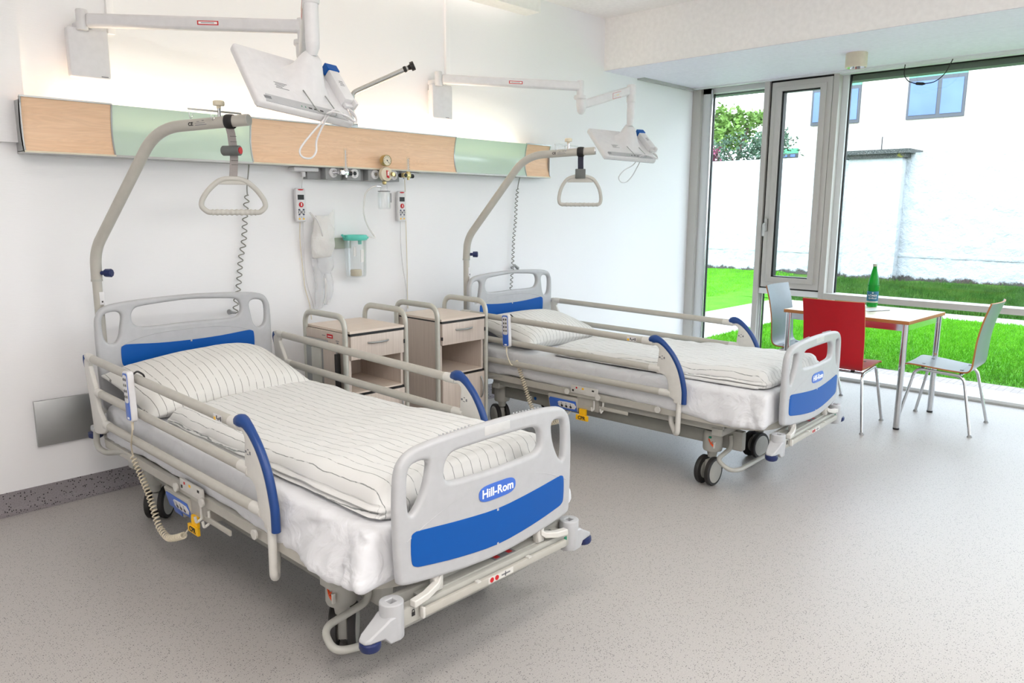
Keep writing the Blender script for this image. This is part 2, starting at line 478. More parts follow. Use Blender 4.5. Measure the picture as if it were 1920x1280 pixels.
# ------------------------------------------------------------------ camera
cam = bpy.data.cameras.new('camera'); co = bpy.data.objects.new('camera', cam); COL.objects.link(co)
cam.sensor_width = 36; cam.lens = 26.472; cam.clip_end = 200
co.location = (0, -4.25, 1.5); co.rotation_euler = (R(80.0423), R(-.24156), R(-46.036)); SC.camera = co
SC.view_settings.view_transform = 'Standard'; SC.view_settings.look = 'None'; SC.view_settings.gamma = 1
SC.view_settings.use_curve_mapping = False
SC.view_settings.exposure = EXPO
SC.cycles.use_denoising = True
SC.cycles.max_bounces = 10; SC.cycles.diffuse_bounces = 6; SC.cycles.transparent_max_bounces = 16
SC.cycles.sample_clamp_indirect = 8; SC.cycles.caustics_reflective = False; SC.cycles.caustics_refractive = False
# overcast sky
w = bpy.data.worlds.new('overcast_sky'); SC.world = w; w.use_nodes = True; t = w.node_tree
bg = t.nodes['Background']; tc = t.nodes.new('ShaderNodeTexCoord'); sp = t.nodes.new('ShaderNodeSeparateXYZ')
link(t, tc.outputs['Generated'], sp.inputs[0])
link(t, ramp(t, sp.outputs['Z'], [(0, (.82, .91, 1)), (1, (.73, .86, 1))]), bg.inputs['Color']); bg.inputs['Strength'].default_value = SKY
def area(name, loc, size, power, color, rot=(0, 0, 0), spread=PI):
    l = bpy.data.lights.new(name, 'AREA'); l.shape = 'RECTANGLE'; l.size, l.size_y = size; l.energy = power; l.color = color; l.spread = spread
    o = bpy.data.objects.new(name, l); COL.objects.link(o); o.location = loc; o.rotation_euler = rot; return o

# ------------------------------------------------------------------ room shell
YB, XL, CH = -7.0, -1.6, 3.138
struct('floor', G().box((XL - .1, YB - .1, -.12), (6.80, .1, 0)), 'floor')
struct('wall_back', G().box((XL - .1, 0, 0), (7.2, .12, CH + .1)), 'wall')
g = G().box((XL, -.035, 1.8), (1.06, 0.01, CH)); struct('trim_1', g, 'wall')
struct('wall_left', G().box((XL - .12, YB, 0), (XL, 0, CH + .1)), 'wall')
struct('wall_front', G().box((XL - .1, YB - .12, 0), (7.2, YB, CH + .1)), 'wall')
struct('ceiling', G().box((XL - .1, YB - .1, CH), (5.62, .1, CH + .12)), 'ceil')
g = G().box((5.57, YB, 2.705), (6.08, .1, CH + .1)); struct('wall_right', g, 'ceil')          # downstand beam over the bay
g = G(); g.box((6.125, YB, 2.712), (6.985, -.05, 2.76)); struct('ceiling_bay', g, 'bay'); struct('soffit_tint_sheet', G().box((5.57, YB, 2.7035), (6.08, .0, 2.706)), 'bay')  # thin sheet added under the beam carries the same painted cool light
g = G(); g.box((6.08, YB, 2.75), (7.3, .1, 2.9)); struct('ceiling_bay_void', g, 'chassis')
g = G(); g.box((6.08, -.05, 2.69), (7.04, 0, 2.715)); g.box((6.08, YB, 2.712), (6.088, -.05, 2.75)); struct('trim_2', g, 'alu')
g = G(); g.box((6.99, YB, 2.70), (7.05, -.02, 2.74)); struct('trim_3', g, 'aluw')
# cove skirting rolled up from the floor covering
g = G()
def skirt(p, q, nrm):
    prof = [(0, .108), (.004, .108), (.006, .03), (.012, .012), (.03, .002), (.05, .0008), (0, .0008)]
    n = V((*nrm, 0)); g.rings([[V((*e, 0)) + n * a + V((0, 0, b)) for a, b in prof] for e in (p, q)])
skirt((XL, 0), (6.80, 0), (0, -1)); struct('baseboard_back', g, 'cove')
g = G(); skirt((XL, YB), (XL, 0), (1, 0)); struct('baseboard_left', g, 'cove')

# window wall -------------------------------------------------------
XW = 7.08
g = G(); g.box((6.80, YB, 0), (7.06, 0, .035)); struct('trim_4', g, 'aluw', bevel=.004)       # low sill upstand
g = G(); g.box((6.79, YB, -.11), (6.802, 0, .012)); struct('trim_5', g, 'alu')
def win(name):
    o = bpy.data.objects.new(name, None); COL.objects.link(o); o['kind'] = 'structure'; return o
w1 = win('window_1'); w2 = win('window_2'); w3 = win('window_3')
def fr(lo, hi): return G().box(lo, hi)
# posts and rails (taupe inner profiles, lighter outer reveals)
g = G(); g.box((7.07, -.095, 0), (7.12, 0, 2.71)); obj('frame_post', g, 'alu2', w1, bevel=.003)
g = G(); g.box((7.12, -.19, 0), (7.20, 0, 2.71)); g.box((7.12, -.785, 2.66), (7.20, -.095, 2.71)); g.box((7.06, -.785, 0), (7.20, -.13, .03)); obj('outer_frame', g, 'aluw', w1)
g = G(); g.cyl((7.10, -.205, .03), (7.10, -.205, 2.7), .012); obj('guide_rod', g, 'chrome', w1)
obj('pane', fr((7.165, -.785, .03), (7.175, -.19, 2.66)), 'glass', w1)
obj('gasket', fr((7.158, -.20, .03), (7.182, -.188, 2.66)), 'black', w1)
g = G(); g.box((7.05, -.838, 0), (7.13, -.785, 2.71)); obj('frame_post', g, 'alu2', w2, bevel=.003)
g = G(); g.box((7.13, -.838, 0), (7.20, -.785, 2.71)); obj('outer_frame', g, 'aluw', w2)
g = G(); g.box((7.05, -1.49, 0), (7.13, -1.436, 2.71)); obj('frame_post', g, 'alu2', w2, bevel=.003)
g = G(); g.box((7.07, -1.436, .69), (7.20, -.838, .745)); obj('transom', g, 'aluw', w2, bevel=.003)
g = G(); g.box((7.09, -1.436, .745), (7.19, -.838, .76)); g.box((7.09, -.855, .745), (7.19, -.838, 2.70)); g.box((7.09, -1.436, 2.688), (7.19, -.838, 2.71)); obj('seal', g, 'black', w2)
# tilting sash
o2 = bmesh.new()
bmo = plate([(-.2855, -.9625), (.2855, -.9625), (.2855, .9625), (-.2855, .9625)], [[(-.18, -.86), (.18, -.86), (.18, .875), (-.18, .875)]], .07, .006)
bmo.transform(M4.Translation((7.085, -1.1475, 1.7225)) @ UPX); sash = obj('sash', bmo, 'alu2', w2)
bmo = plate([(-.235, -.91), (.235, -.91), (.235, .915), (-.235, .915)], [[(-.18, -.86), (.18, -.86), (.18, .875), (-.18, .875)]], .02, .003)
bmo.transform(M4.Translation((7.045, -1.1475, 1.7225)) @ UPX); obj('sash_bead', bmo, 'alu2', sash)
g = G(); g.box((7.05, -.985, .86), (7.11, -.966, 2.60)); g.box((7.05, -1.33, .86), (7.11, -.966, .872)); g.box((7.05, -1.33, 2.585), (7.11, -.966, 2.60)); obj('gasket', g, 'black', sash)
obj('pane', fr((7.10, -1.33, .862), (7.112, -.966, 2.598)), 'glass', sash)
g = G(); g.box((7.022, -.905, 1.30), (7.05, -.875, 1.42), .005); g.tube(fillet([(7.02, -.89, 1.37), (6.985, -.89, 1.37), (6.985, -.89, 1.255)], .015), .011, 10); obj('sash_handle', g, 'alu', sash)
g = G(); g.cyl((7.10, -.86, .03), (7.10, -.86, .69), .012); obj('guide_rod', g, 'chrome', w2)
obj('pane', fr((7.165, -1.436, .03), (7.175, -.838, .69)), 'glass', w2)
obj('gasket', fr((7.158, -.852, .03), (7.182, -.84, .69)), 'black', w2)
g = G(); g.box((7.06, -1.436, 0), (7.20, -.838, .03)); obj('bottom_rail', g, 'aluw', w2)
g = G(); g.box((7.13, -1.54, 0), (7.20, -1.436, 2.71)); obj('outer_frame', g, 'aluw', w3)
g = G(); g.box((7.03, YB, .69), (7.20, -1.49, .742)); obj('transom', g, 'alu2', w3, bevel=.003)
g = G(); g.box((7.06, YB, 0), (7.20, -1.49, .03)); g.box((7.04, YB, 2.69), (7.12, -1.49, 2.72)); obj('rail', g, 'aluw', w3)
obj('gasket', fr((7.158, -1.552, .742), (7.182, -1.538, 2.70)), 'black', w3)
for k, yy in enumerate((-4.1, -5.6)):
    obj('frame_post', fr((7.03, yy - .05, 0), (7.20, yy, 2.71)), 'alu2', w3)
obj('pane', fr((7.165, YB, .742), (7.175, -1.54, 2.70)), 'glass', w3)
obj('pane', fr((7.165, YB, .03), (7.175, -1.54, .69)), 'glass', w3)
# head: outside blind box seen through the top of the glass
g = G(); g.box((7.19, YB, 2.645), (7.32, -.0, 2.80)); struct('trim_6', g, 'farslat')
g = G(); g.box((7.18, YB, 2.69), (7.20, 0, 2.9)); struct('trim_7', g, 'black')
struct('wall_outside', G().box((7.2, -.0, -.1), (7.5, .6, 3.4)), 'wall')
struct('wall_facade', G().box((7.2, YB - 2, 2.8), (7.45, .6, 3.6)), 'wall')
# loose blind cable
g = G(); g.tube(spline([(7.0, -2.04, 2.70), (7.0, -2.04, 2.62), (7.0, -2.075, 2.565), (7.0, -2.13, 2.54)], 6), .004, 8)
g.tube(spline([(7.0, -2.20, 2.53), (7.0, -2.28, 2.54), (7.0, -2.35, 2.60), (7.0, -2.395, 2.70)], 6), .004, 8)
g.tube(spline([(7.0, -2.12, 2.542), (7.0, -2.14, 2.538), (7.0, -2.17, 2.533), (7.0, -2.19, 2.530), (7.0, -2.21, 2.528)], 3), [.005] * 3 + [.012] * 7 + [.009, .006, .005], 10)
tag(obj('cable', g, 'dark'), 'thin black cable with a plug joint looping down from the window head', 'cable')
# ceiling downlight
t_ = thing('downlight', 'round cream surface downlight under the lowered ceiling by the window', 'ceiling light', (6.315, -1.895, 2.712))
obj('housing', G().lathe([(.078, 0), (.08, -.004), (.08, -.105), (.076, -.11), (.070, -.11), (.068, -.08), (.03, -.04), (.0, -.04)], cap=False), 'cream', t_)
obj('mount_ring', G().lathe([(.076, .0), (.076, -.008), (.0, -.008)], cap=False), 'black', t_, loc=(0, 0, .004))
obj('reflector', G().lathe([(.069, -.108), (.055, -.085), (.03, -.06), (.0, -.058)], cap=False), 'chrome', t_)
# suspended ceiling luminaire over the beds (indirect)
t_ = thing('ceiling_luminaire', 'long white box luminaire hung under the ceiling above the beds', 'ceiling light', (2.9, -.16, 3.0))
obj('housing', G().box((-1.6, -.09, -.05), (1.55, .06, .045), .004), 'ceil', t_)
for sx in (-1.2, 1.2): obj('hanger', G().cyl((sx, 0, .045), (sx, 0, .138), .006, n=10), 'white', t_)
area('luminaire_lamp', (2.9, -.175, 3.05), (3.0, .12), LUM, (1, .93, .85), (PI, 0, 0))
# added fill lamps on the ceiling, all out of view
for k, (x, y) in enumerate(((1.0, -1.75), (3.3, -1.75), (.0, -3.7), (2.3, -4.9), (.0, -5.9), (3.6, -6.2))):
    t_ = thing('fill_panel', 'added white ceiling fill panel out of view', 'ceiling light', (x, y, CH), group='added fill panels')
    obj('frame', G().box((-.62, -.32, -.03), (.62, .32, 0), .004), 'white', t_)
    a = area('fill_lamp', (x, y, CH - .035), (1.15, .55), FILL * (.09, .09, 1, 1, 1, 1)[k], (1, .93, .87) if k in (0, 2, 4) else (1, .98, .96)); 
# uplights in the bed head unit
area('uplight', (1.95, -.055, 1.90), (1.5, .05), UP, (1, .80, .58), (PI, 0, 0))
area('uplight', (3.55, -.055, 1.90), (1.7, .05), UP * 1.1, (1, .82, .62), (PI, 0, 0))

# ------------------------------------------------------------------ garden
g = G(); g.box((7.2, -16, -.12), (7.86, 6, -.05)); struct('path_terrace', g, 'paver')
g = G(); g.box((12.2, -16, -.12), (12.85, 1.6, -.045)); struct('path_garden', g, 'paver')
g = G(); g.box((7.86, .36, -.12), (12.2, 1.6, -.046)); struct('path_branch', g, 'paver')
def ground(name, x0, x1, y0, y1, mat, zf, nx, ny, yf=None):
    bm = bmesh.new(); gr = [[bm.verts.new((x0 + (x1 - x0) * i / nx, y0 + (y1 - y0) * j / ny, 0)) for j in range(ny + 1)] for i in range(nx + 1)]
    for row in gr:
        for j, v in enumerate(row):
            if yf: a_, b_ = yf(v.co.x); v.co.y = a_ + (b_ - a_) * j / ny
            v.co.z = zf(v.co.x, v.co.y)
    for i in range(nx):
        for j in range(ny): bm.faces.new((gr[i][j], gr[i + 1][j], gr[i + 1][j + 1], gr[i][j + 1]))
    return struct(name, bm, mat)
zl = lambda x, y: -.05 + .012 * noise.noise((x * 3, y * 3, 0))
ground('ground_lawn', 7.86, 12.2, -16, .36, 'lawn', zl, 50, 120)
ground('ground_lawn_far', 7.86, 12.9, 1.6, 14, 'lawn', zl, 40, 60)
def zb(x, y): return -.05 + max(0, x - 12.9) / 3.1 * (.22 + .05 * noise.noise((x * .6, y * .6, 1))) + .03 * noise.noise((x * 2.5, y * 2.5, 5))
yb_ = lambda x: 1.6 + (x - 12.85) * .60
ground('ground_bank', 12.85, 16.3, -16, 0, 'bank', zb, 60, 130, lambda x: (-16, yb_(x)))
ground('ground_bank_far', 12.85, 16.3, 0, 14, 'lawn', zb, 50, 60, lambda x: (yb_(x), 14))
struct('ground_base', G().box((7.2, -40, -.3), (60, 40, -.13)), 'bank')
# grass blades as one mass
def blades(name, n, x0, x1, y0, y1, zf, h, mat, lab):
    rnd = random.Random(3); vs = []; fs = []
    for i in range(n):
        x = x0 + (x1 - x0) * rnd.random(); y = y0 + (y1 - y0) * rnd.random(); a = rnd.random() * PI; z = zf(x, y) - .004
        dx, dy = math.cos(a) * .006, math.sin(a) * .006; k = len(vs); hh = h * (.5 + rnd.random()); lx, ly = rnd.uniform(-.5, .5) * hh, rnd.uniform(-.5, .5) * hh
        vs += [(x - dx, y - dy, z), (x + dx, y + dy, z), (x + lx, y + ly, z + hh)]; fs.append((k, k + 1, k + 2))
    me = bpy.data.meshes.new(name); me.from_pydata(vs, [], fs); me.materials.append(MT[mat]); o = bpy.data.objects.new(name, me); COL.objects.link(o)
    return tag(o, lab, 'grass', kind='stuff')
blades('grass', 52000, 7.86, 12.2, -4.0, .36, zl, .035, 'blade', 'bright green mown grass of the lawn outside the window')
blades('lawn_grass', 30000, 9.4, 15.9, 2.6, 7.0, lambda x, y: zl(x, y) if x < 12.9 else zb(x, y), .035, 'blade', 'bright green grass between the side path and the left part of the wall')
blades('bank_grass', 30000, 12.9, 15.74, -3.5, 1.6, zb, .07, 'bank', 'darker rough grass on the bank below the white wall')
# garden wall with pilaster
bm = bmesh.new(); nx, nz = 150, 34
def wallgrid(bm, a, b, z0, z1, nrm, nx, nz, amp=.02):
    a, b, n = V((*a, 0)), V((*b, 0)), V((*nrm, 0)); gr = []
    for i in range(nx + 1):
        row = []
        for j in range(nz + 1):
            p = a.lerp(b, i / nx) + V((0, 0, z0 + (z1 - z0) * j / nz)); e = 0 if j == nz else amp
            row.append(bm.verts.new(p + n * (e * fbm(p, 4, 4))))
        gr.append(row)
    for i in range(nx):
        for j in range(nz): bm.faces.new((gr[i][j], gr[i + 1][j], gr[i + 1][j + 1], gr[i][j + 1]))
wallgrid(bm, (16, -14), (16, 12), -.1, 2.60, (-1, 0), 360, 50)
bmesh.ops.remove_doubles(bm, verts=bm.verts, dist=1e-5)
g = G(); g.bm = bm
g.box((16.02, -14, -.1), (16.3, 12, 2.6)); g.box((15.985, -14, .60), (16.1, 12, .69), .02)
struct('wall_garden', g, 'stucco')
g = G(); g.box((15.78, .62, -.1), (16.05, 1.62, 2.5), .02); wallgrid(g.bm, (15.77, .62), (15.77, 1.62), -.1, 2.5, (-1, 0), 20, 40); struct('wall_garden_pier', g, 'stucco')
g = G(); 
g.rings([[V((x, y, z)) for x, y in ((15.62, .47), (15.62, 1.75), (16.45, 1.75), (16.45, .47))] for z in (2.58, 2.66)]); g.rings([[V((x, y, z)) for x, y in ((15.70, .55), (15.70, 1.68), (16.4, 1.68), (16.4, .55))] for z in (2.50, 2.58)])
tag(obj('pier_cap', g, 'lichen'), 'grey lichen-covered stone cap on the garden wall pier', 'stone cap')
g = G().cyl((16.0, 1.1, 2.66), (16.0, 1.1, 2.93), .012, n=8); tag(obj('iron_rod', g, 'dark'), 'short rusty iron rod standing on the pier cap', 'rod')
# building behind
b = thing('building', 'pale clad two storey building with blue glazed windows behind the garden wall', 'building', (22, 0, 0))
obj('wall', G().box((0, -14, -.2), (6, 6.6, 8.5)), 'siding', b)
def fwin(y0, y1, z0, z1, mull):
    f = obj('window', G().box((-.06, y0, z0), (.03, y1, z1)), 'farframe', b)
    for a, c in (((y0 + .06), mull - .05), (mull + .05, y1 - .06)):
        obj('pane', G().box((-.075, a, z0 + .09), (-.05, c, z1 - .10)), 'farglass', f)
    obj('lintel', G().box((-.05, y0, z1), (.02, y1, z1 + .14)), 'fargreen', b)
fwin(1.2, 2.55, 3.86, 4.90, 1.80); fwin(3.75, 5.08, 3.88, 4.88, 4.40)
fwin(5.4, 5.9, 3.02, 3.14, 5.65)
# shrubs and tree beyond the wall
def leaves(n, c, rad, size, seed, lump=.35):
    rnd = random.Random(seed); vs = []; fs = []
    while len(fs) < n:
        d = V((rnd.gauss(0, 1), rnd.gauss(0, 1), rnd.gauss(0, 1))).normalized()
        k = 1 + lump * noise.noise(d * 2.3 + V((seed, 0, 0))) * 2
        r = rnd.random() ** .45 * k
        p = V(c) + V((d.x * rad[0], d.y * rad[1], d.z * rad[2])) * r
        if noise.noise(p * 2.0) < -.18: continue
        a = V((rnd.gauss(0, 1), rnd.gauss(0, 1), rnd.gauss(0, .6))).normalized() * size * rnd.uniform(.6, 1.3); bb = a.cross(V((rnd.random(), rnd.random(), rnd.random()))).normalized() * size * .45
        q = len(vs); vs += [p - a, p + bb, p + a, p - bb]; fs.append((q, q + 1, q + 2, q + 3))
    me = bpy.data.meshes.new('leaves'); me.from_pydata([tuple(v) for v in vs], [], fs); return me
def tree(name, label, cat, loc, crowns, mat, trunk):
    t_ = thing(name, label, cat, loc)
    for k, (n, c, rad, s, sd) in enumerate(crowns):
        me = leaves(n, c, rad, s, sd); me.materials.append(MT[mat]); o = bpy.data.objects.new('foliage', me); COL.objects.link(o); o.parent = t_
    g = G()
    for pts, r0 in trunk: g.tube(spline(pts, 4), [r0 * (1 - .6 * i / (4 * (len(pts) - 1))) for i in range(4 * (len(pts) - 1) + 1)], 8)
    obj('stem', g, 'bark', t_); return t_
tree('leafy_tree', 'light green leafy tree showing above the garden wall', 'tree', (19.5, 6.0, -.1),
     [(1700, (0, .35, 3.75), (.9, .75, .62), .085, 4), (420, (0, -.62, 3.95), (.5, .38, .24), .08, 8), (700, (0, 1.2, 4.0), (.5, .5, .4), .08, 9)], 'leafA',
     [([(0, .1, 0), (.05, .1, 1.6), (0, 0, 2.9), (0, -.3, 3.9)], .10), ([(0, .05, 2.8), (0, .5, 3.5), (0, .7, 4.2)], .05)])
tree('grey_green_shrub', 'dense grey green shrub just above the garden wall', 'shrub', (18.2, 5.2, -.1),
     [(1900, (0, 0, 3.05), (.6, 1.35, .48), .05, 12), (900, (0, -.75, 3.2), (.4, .5, .4), .05, 15)], 'leafB', [([(0, 0, 0), (0, 0, 1.5), (0, .1, 2.9)], .08)])
tree('purple_shrub', 'small purple leaved shrub at the left of the garden wall', 'shrub', (17.6, 5.9, -.1),
     [(420, (0, 0, 2.9), (.3, .45, .4), .05, 22)], 'leafC', [([(0, 0, 0), (0, 0, 1.5), (0, .1, 2.7)], .05)])
#P2

# ------------------------------------------------------------------ hospital bed
def sym(h): return catm(mir(h), 3)
FB_OUT = [(0, .845), (.10, .843), (.20, .839), (.28, .832), (.33, .822), (.365, .800), (.385, .765), (.393, .70), (.395, .60), (.392, .50), (.388, .438), (.382, .424), (.36, .416), (.30, .408), (.21, .400), (.10, .391), (0, .388)]
FB_HOLE = [(0, .789), (.10, .788), (.165, .785), (.198, .774), (.214, .75), (.216, .715), (.203, .697), (.17, .690), (.10, .687), (0, .685)]
FB_SIDE = [(.275, .765), (.288, .782), (.325, .780), (.346, .762), (.352, .70), (.348, .64), (.334, .630), (.307, .662), (.285, .71)]
FB_BLUE = [(0, .553), (.16, .562), (.30, .574), (.332, .574), (.345, .558), (.345, .49), (.332, .468), (.29, .459), (.16, .442), (0, .431)]
HB_OUT = [(0, 1.067), (.12, 1.065), (.24, 1.060), (.35, 1.051), (.41, 1.035), (.437, 1.0), (.447, .95), (.448, .80), (.445, .60), (.43, .545), (.38, .535), (.2, .53), (0, .53)]
HB_HOLE = [(0, 1.041), (.13, 1.035), (.23, 1.027), (.262, 1.017), (.277, .995), (.279, .965), (.268, .942), (.24, .927), (.15, .924), (0, .926)]
HB_SIDE = [(.327, .985), (.336, 1.005), (.36, 1.012), (.398, 1.004), (.415, .975), (.413, .90), (.396, .866), (.366, .861), (.345, .89), (.334, .94)]
HB_BLUE = [(0, .834), (.16, .838), (.30, .849), (.33, .847), (.342, .83), (.342, .765), (.33, .745), (.29, .740), (.15, .737), (0, .735)]
ARM_F = [(.726, .790), (.700, .806), (.660, .797), (.624, .775), (.585, .738), (.555, .696), (.533, .655), (.519, .613), (.508, .57), (.502, .537), (.502, .464), (.553, .464), (.556, .482), (.579, .494), (.588, .52), (.593, .562), (.600, .588), (.617, .608), (.645, .614), (.668, .615), (.666, .64), (.662, .69), (.656, .741), (.664, .760), (.680, .768), (.700, .764), (.722, .768)]
ARM_H = [(2.205, .822), (2.165, .826), (2.130, .818), (2.135, .790), (2.150, .772), (2.122, .722), (2.098, .681), (2.085, .646), (2.078, .583), (2.036, .546), (1.997, .515), (1.997, .488), (2.047, .466), (2.10, .455), (2.150, .455), (2.164, .50), (2.178, .60), (2.203, .69), (2.214, .77)]
def board(out, holes, thick, bev, y, amp, W=.40):
    bm = plate(catm(mir(out), 3), holes, thick, bev, 3)
    slice_x(bm, -W, W, 24); bm.transform(UPY)
    for v in bm.verts: v.co.y += y - amp * (1 - min(1, (v.co.x / W) ** 2))
    return bm
def inlay(pts, thick, y, amp, W, n=20):
    bm = plate(pts, [], thick, .001, 1); slice_x(bm, -W, W, n); bm.transform(UPY)
    for v in bm.verts: v.co.y += y - amp * (1 - min(1, (v.co.x / W) ** 2))
    return bm
def side(pts): return [(-x, y) for x, y in reversed(pts)]
def castor(parent, x, y, ang, label=None):
    c = obj('castor', G().lathe([(.0, .305), (.046, .305), (.052, .29), (.054, .20), (.050, .19), (.030, .186), (.026, .165), (.024, .15)], (x, y, 0), n=28), 'frame', parent)
    wd = bpy.data.objects.new('castor_fork', None)
    g = G(); g.box((-.017, -.01, .05), (.017, .05, .14), .006); g.cyl((-.02, .035, .078), (.02, .035, .078), .012)
    f = obj('castor_fork', g, 'frame', c, loc=(x, y, 0), rot=(0, 0, ang), bevel=.002)
    for s in (-1, 1):
        g = G(); g.lathe([(.050, s * .018), (.078, s * .020), (.080, s * .026), (.080, s * .040), (.076, s * .045), (.060, s * .046)], (0, .035, .080), 'x', 32, cap=False)
        g.mi = 1; g.lathe([(.064, s * .0455), (.058, s * .048), (.012, s * .050), (.0, s * .050)], (0, .035, .080), 'x', 32, cap=False)
        g.lathe([(.050, s * .018), (.0, s * .018)], (0, .035, .08), 'x', 32, cap=False)
        obj('wheel', g, ['dark', 'frame'], c, loc=(x, y, 0), rot=(0, 0, ang))
    return c
def bed_frame_path(x, y0, y1, rad):
    return fillet([(-x, y1, .397), (-x, y0, .397), (x, y0, .397), (x, y1, .397)], rad, 10)
def make_bed(name, label, cast):
    t = thing(name, label, 'hospital bed')
    # boards
    fb = obj('footboard', board(FB_OUT, [catm(mir(FB_HOLE), 3), catm(FB_SIDE, 3), catm(side(FB_SIDE), 3)], .032, .013, 0, .016), 'board', t)
    g = G(); g.tube([(x, -.016 - .014 * (1 - (x / .4) ** 2) , .652 - .10 * (x / .36) ** 2) for x in [(-.36 + .72 * k / 24) for k in range(25)]], .0022, 6)
    obj('moulded_ridge', g, 'board', fb)
    ap = obj('accent_panel', inlay(catm(mir(FB_BLUE), 3), .003, -.0165, .016, .40), 'blue', fb); ap['label'] = 'bright blue inlay with rounded ends'
    obj('notch', G().box((-.004, -.0345, .546), (.004, -.0330, .5535)), 'board', ap); obj('notch', G().box((-.004, -.0345, .430), (.004, -.0330, .4375)), 'board', ap)
    bp = [(.083 * math.copysign(min(1, abs(math.cos(a)) ** .45), math.cos(a)), .617 + .0275 * math.copysign(abs(math.sin(a)) ** .8, math.sin(a))) for a in [2 * PI * k / 40 for k in range(40)]]
    bd = obj('name_badge', inlay(bp, .003, -.017, .016, .40, 40), 'badge', fb)
    tx = text_bm('Hill-Rom', .0395, .0006, .0008); tx.transform(M4.Translation((0, -.0348, .617)) @ UPY); obj('badge_lettering', tx, 'wtext', fb)
    bm = inlay([(-.057, .806), (.057, .806), (.057, .836), (-.057, .836)], .0015, -.0155, .016, .40, 8); obj('grip_sleeve', bm, 'sleeve', fb)
    g = G()
    for k in range(9):
        for s in (-1, 1): g.cyl((s * (.10 + .015 * k), -.006, .8425 - .004 * (k / 9)), (s * (.10 + .015 * k), -.006, .8465 - .005 * (k / 9)), .003, n=8)
    obj('grip_dots', g, 'board', fb)
    hb = obj('headboard', board(HB_OUT, [catm(mir(HB_HOLE), 3), catm(HB_SIDE, 3), catm(side(HB_SIDE), 3)], .034, .014, 2.185, -.010, .45), 'board', t)
    bm = inlay(catm(mir(HB_BLUE), 3), .003, 2.1675, -.010, .45); hp = obj('accent_panel', bm, 'blue', hb)
    g = G(); g.box((-.004, 2.1730, .826), (.004, 2.1755, .835)); obj('notch', g, 'board', hp)
    g = G(); g.tube([(x, 2.168 + .010 * (1 - (x / .45) ** 2), .893 - .05 * abs(x / .34) ** 3) for x in [(-.34 + .68 * k / 20) for k in range(21)]], .0022, 6)
    obj('moulded_ridge', g, 'board', hb)
    # mattress platform
    g = G(); g.sweeprect(bed_frame_path(.452, .055, 2.12, .22), .022, .038); g.sweeprect(fillet([(-.452, 2.12, .397), (-.452, 2.135, .397), (.452, 2.135, .397), (.452, 2.12, .397)], .01), .022, .038)
    obj('platform_frame', g, 'tube', t, bevel=.003)
    g = G(); g.box((-.42, .10, .400), (.42, .62, .412)); g.box((-.42, .64, .400), (.42, 1.08, .412)); g.box((-.42, 1.1, .400), (.42, 1.42, .412)); g.box((-.42, 1.44, .400), (.42, 2.10, .412))
    obj('platform_panel', g, 'frame', t)
    for s in (-1, 1):
        for yy in (1.295, 1.065, .66):
            obj('hinge_cap', G().lathe([(.0, 0), (.016, 0), (.018, -s * -.003), (.018, -s * -.010)], (s * .475, yy, .403), 'x', 20) , 'tube2', t)
    g = G(); g.box((-.472, 1.075, .398), (-.462, 1.275, .448), .003); rl = obj('label_plate', g, 'tube2', t)
    g = G(); g.box((-.4735, 1.10, .428), (-.472, 1.115, .438)); g.box((-.4735, 1.25, .410), (-.472, 1.262, .422)); g.mi = 1; g.box((-.4735, 1.225, .43), (-.472, 1.235, .44)); g.mi = 2; g.box((-.4735, 1.175, .430), (-.472, 1.19, .440)); obj('pictogram', g, ['btext', 'red', 'yellow'], rl)
    # undercarriage
    g = G()
    for s in (-1, 1):
        g.box((s * .30 - .022, .36, .225), (s * .30 + .022, 2.08, .300), .004)
    for yy in (.42, 2.02): g.box((-.30, yy - .03, .232), (.30, yy + .03, .292), .004)
    obj('chassis', g, 'chassis', t)
    g = G(); g.box((-.25, .26, .19), (-.20, .40, .30), .006); g.box((-.42, .30, .305), (.42, .36, .345), .004); g.box((-.42, 1.92, .305), (.42, 1.98, .345), .004)
    for s in (-1, 1): g.box((s * .40 - .012, .30, .33), (s * .40 + .012, 1.98, .378), .003)
    obj('subframe', g, 'frame', t)
    g = G()
    for yy in (.55, 1.60):
        for s in (-1, 1): g.sweeprect([(s * .20, yy, .27), (s * .20, yy + .22, .36)], .03, .045)
    g.cyl((-.2, 1.0, .30), (.05, 1.35, .34), .025); g.cyl((.05, .7, .33), (.05, 1.1, .31), .03)
    obj('lift_arm', g, 'dark', t)
    tx = text_bm('CE', .026, .0005, .0004); tx.transform(M4.Translation((-.3235, 1.72, .262)) @ M4.Rotation(-PI / 2, 4, 'Z') @ M4.Rotation(PI / 2, 4, 'X')); obj('ce_mark', tx, 'wtext', t)
    g = G(); g.lathe([(.0, -.3235), (.011, -.3235), (.011, -.3225)], (0, 1.68, .262), 'x', 18); obj('round_sticker', g, 'blue', t)
    g = G()
    for (x, y, a) in cast[:1] : pass
    for i, (x, y, a) in enumerate(cast): castor(t, x, y, a)
    # foot brake bar and pedal marks
    for s in (-1, 1):
        pass
    g = G(); g.tube(fillet([(-.255, .325, .275), (-.262, .315, .205), (-.335, .315, .195), (-.450, .305, .186), (-.462, .225, .148), (-.40, .198, .142), (.40, .198, .142), (.462, .225, .148), (.450, .305, .186), (.335, .315, .195), (.262, .315, .205), (.255, .325, .275)], .055, 7), .0125, 12); obj('brake_bar', g, 'frame', t)
    g = G(); g.sweeprect([(-.366, .400, .262), (-.370, .385, .240), (-.368, .368, .232)], .006, .007); g.sweeprect([(-.370, .385, .240), (-.369, .376, .252)], .006, .006); g.sweeprect([(-.370, .382, .236), (-.367, .366, .222)], .006, .006); g.mi = 1; g.box((-.374, .385, .270), (-.362, .398, .279)); g.mi = 2; g.box((-.373, .360, .217), (-.3625, .368, .252)); pm = obj('brake_mark', g, ['orange', 'green', 'tube2'], t)
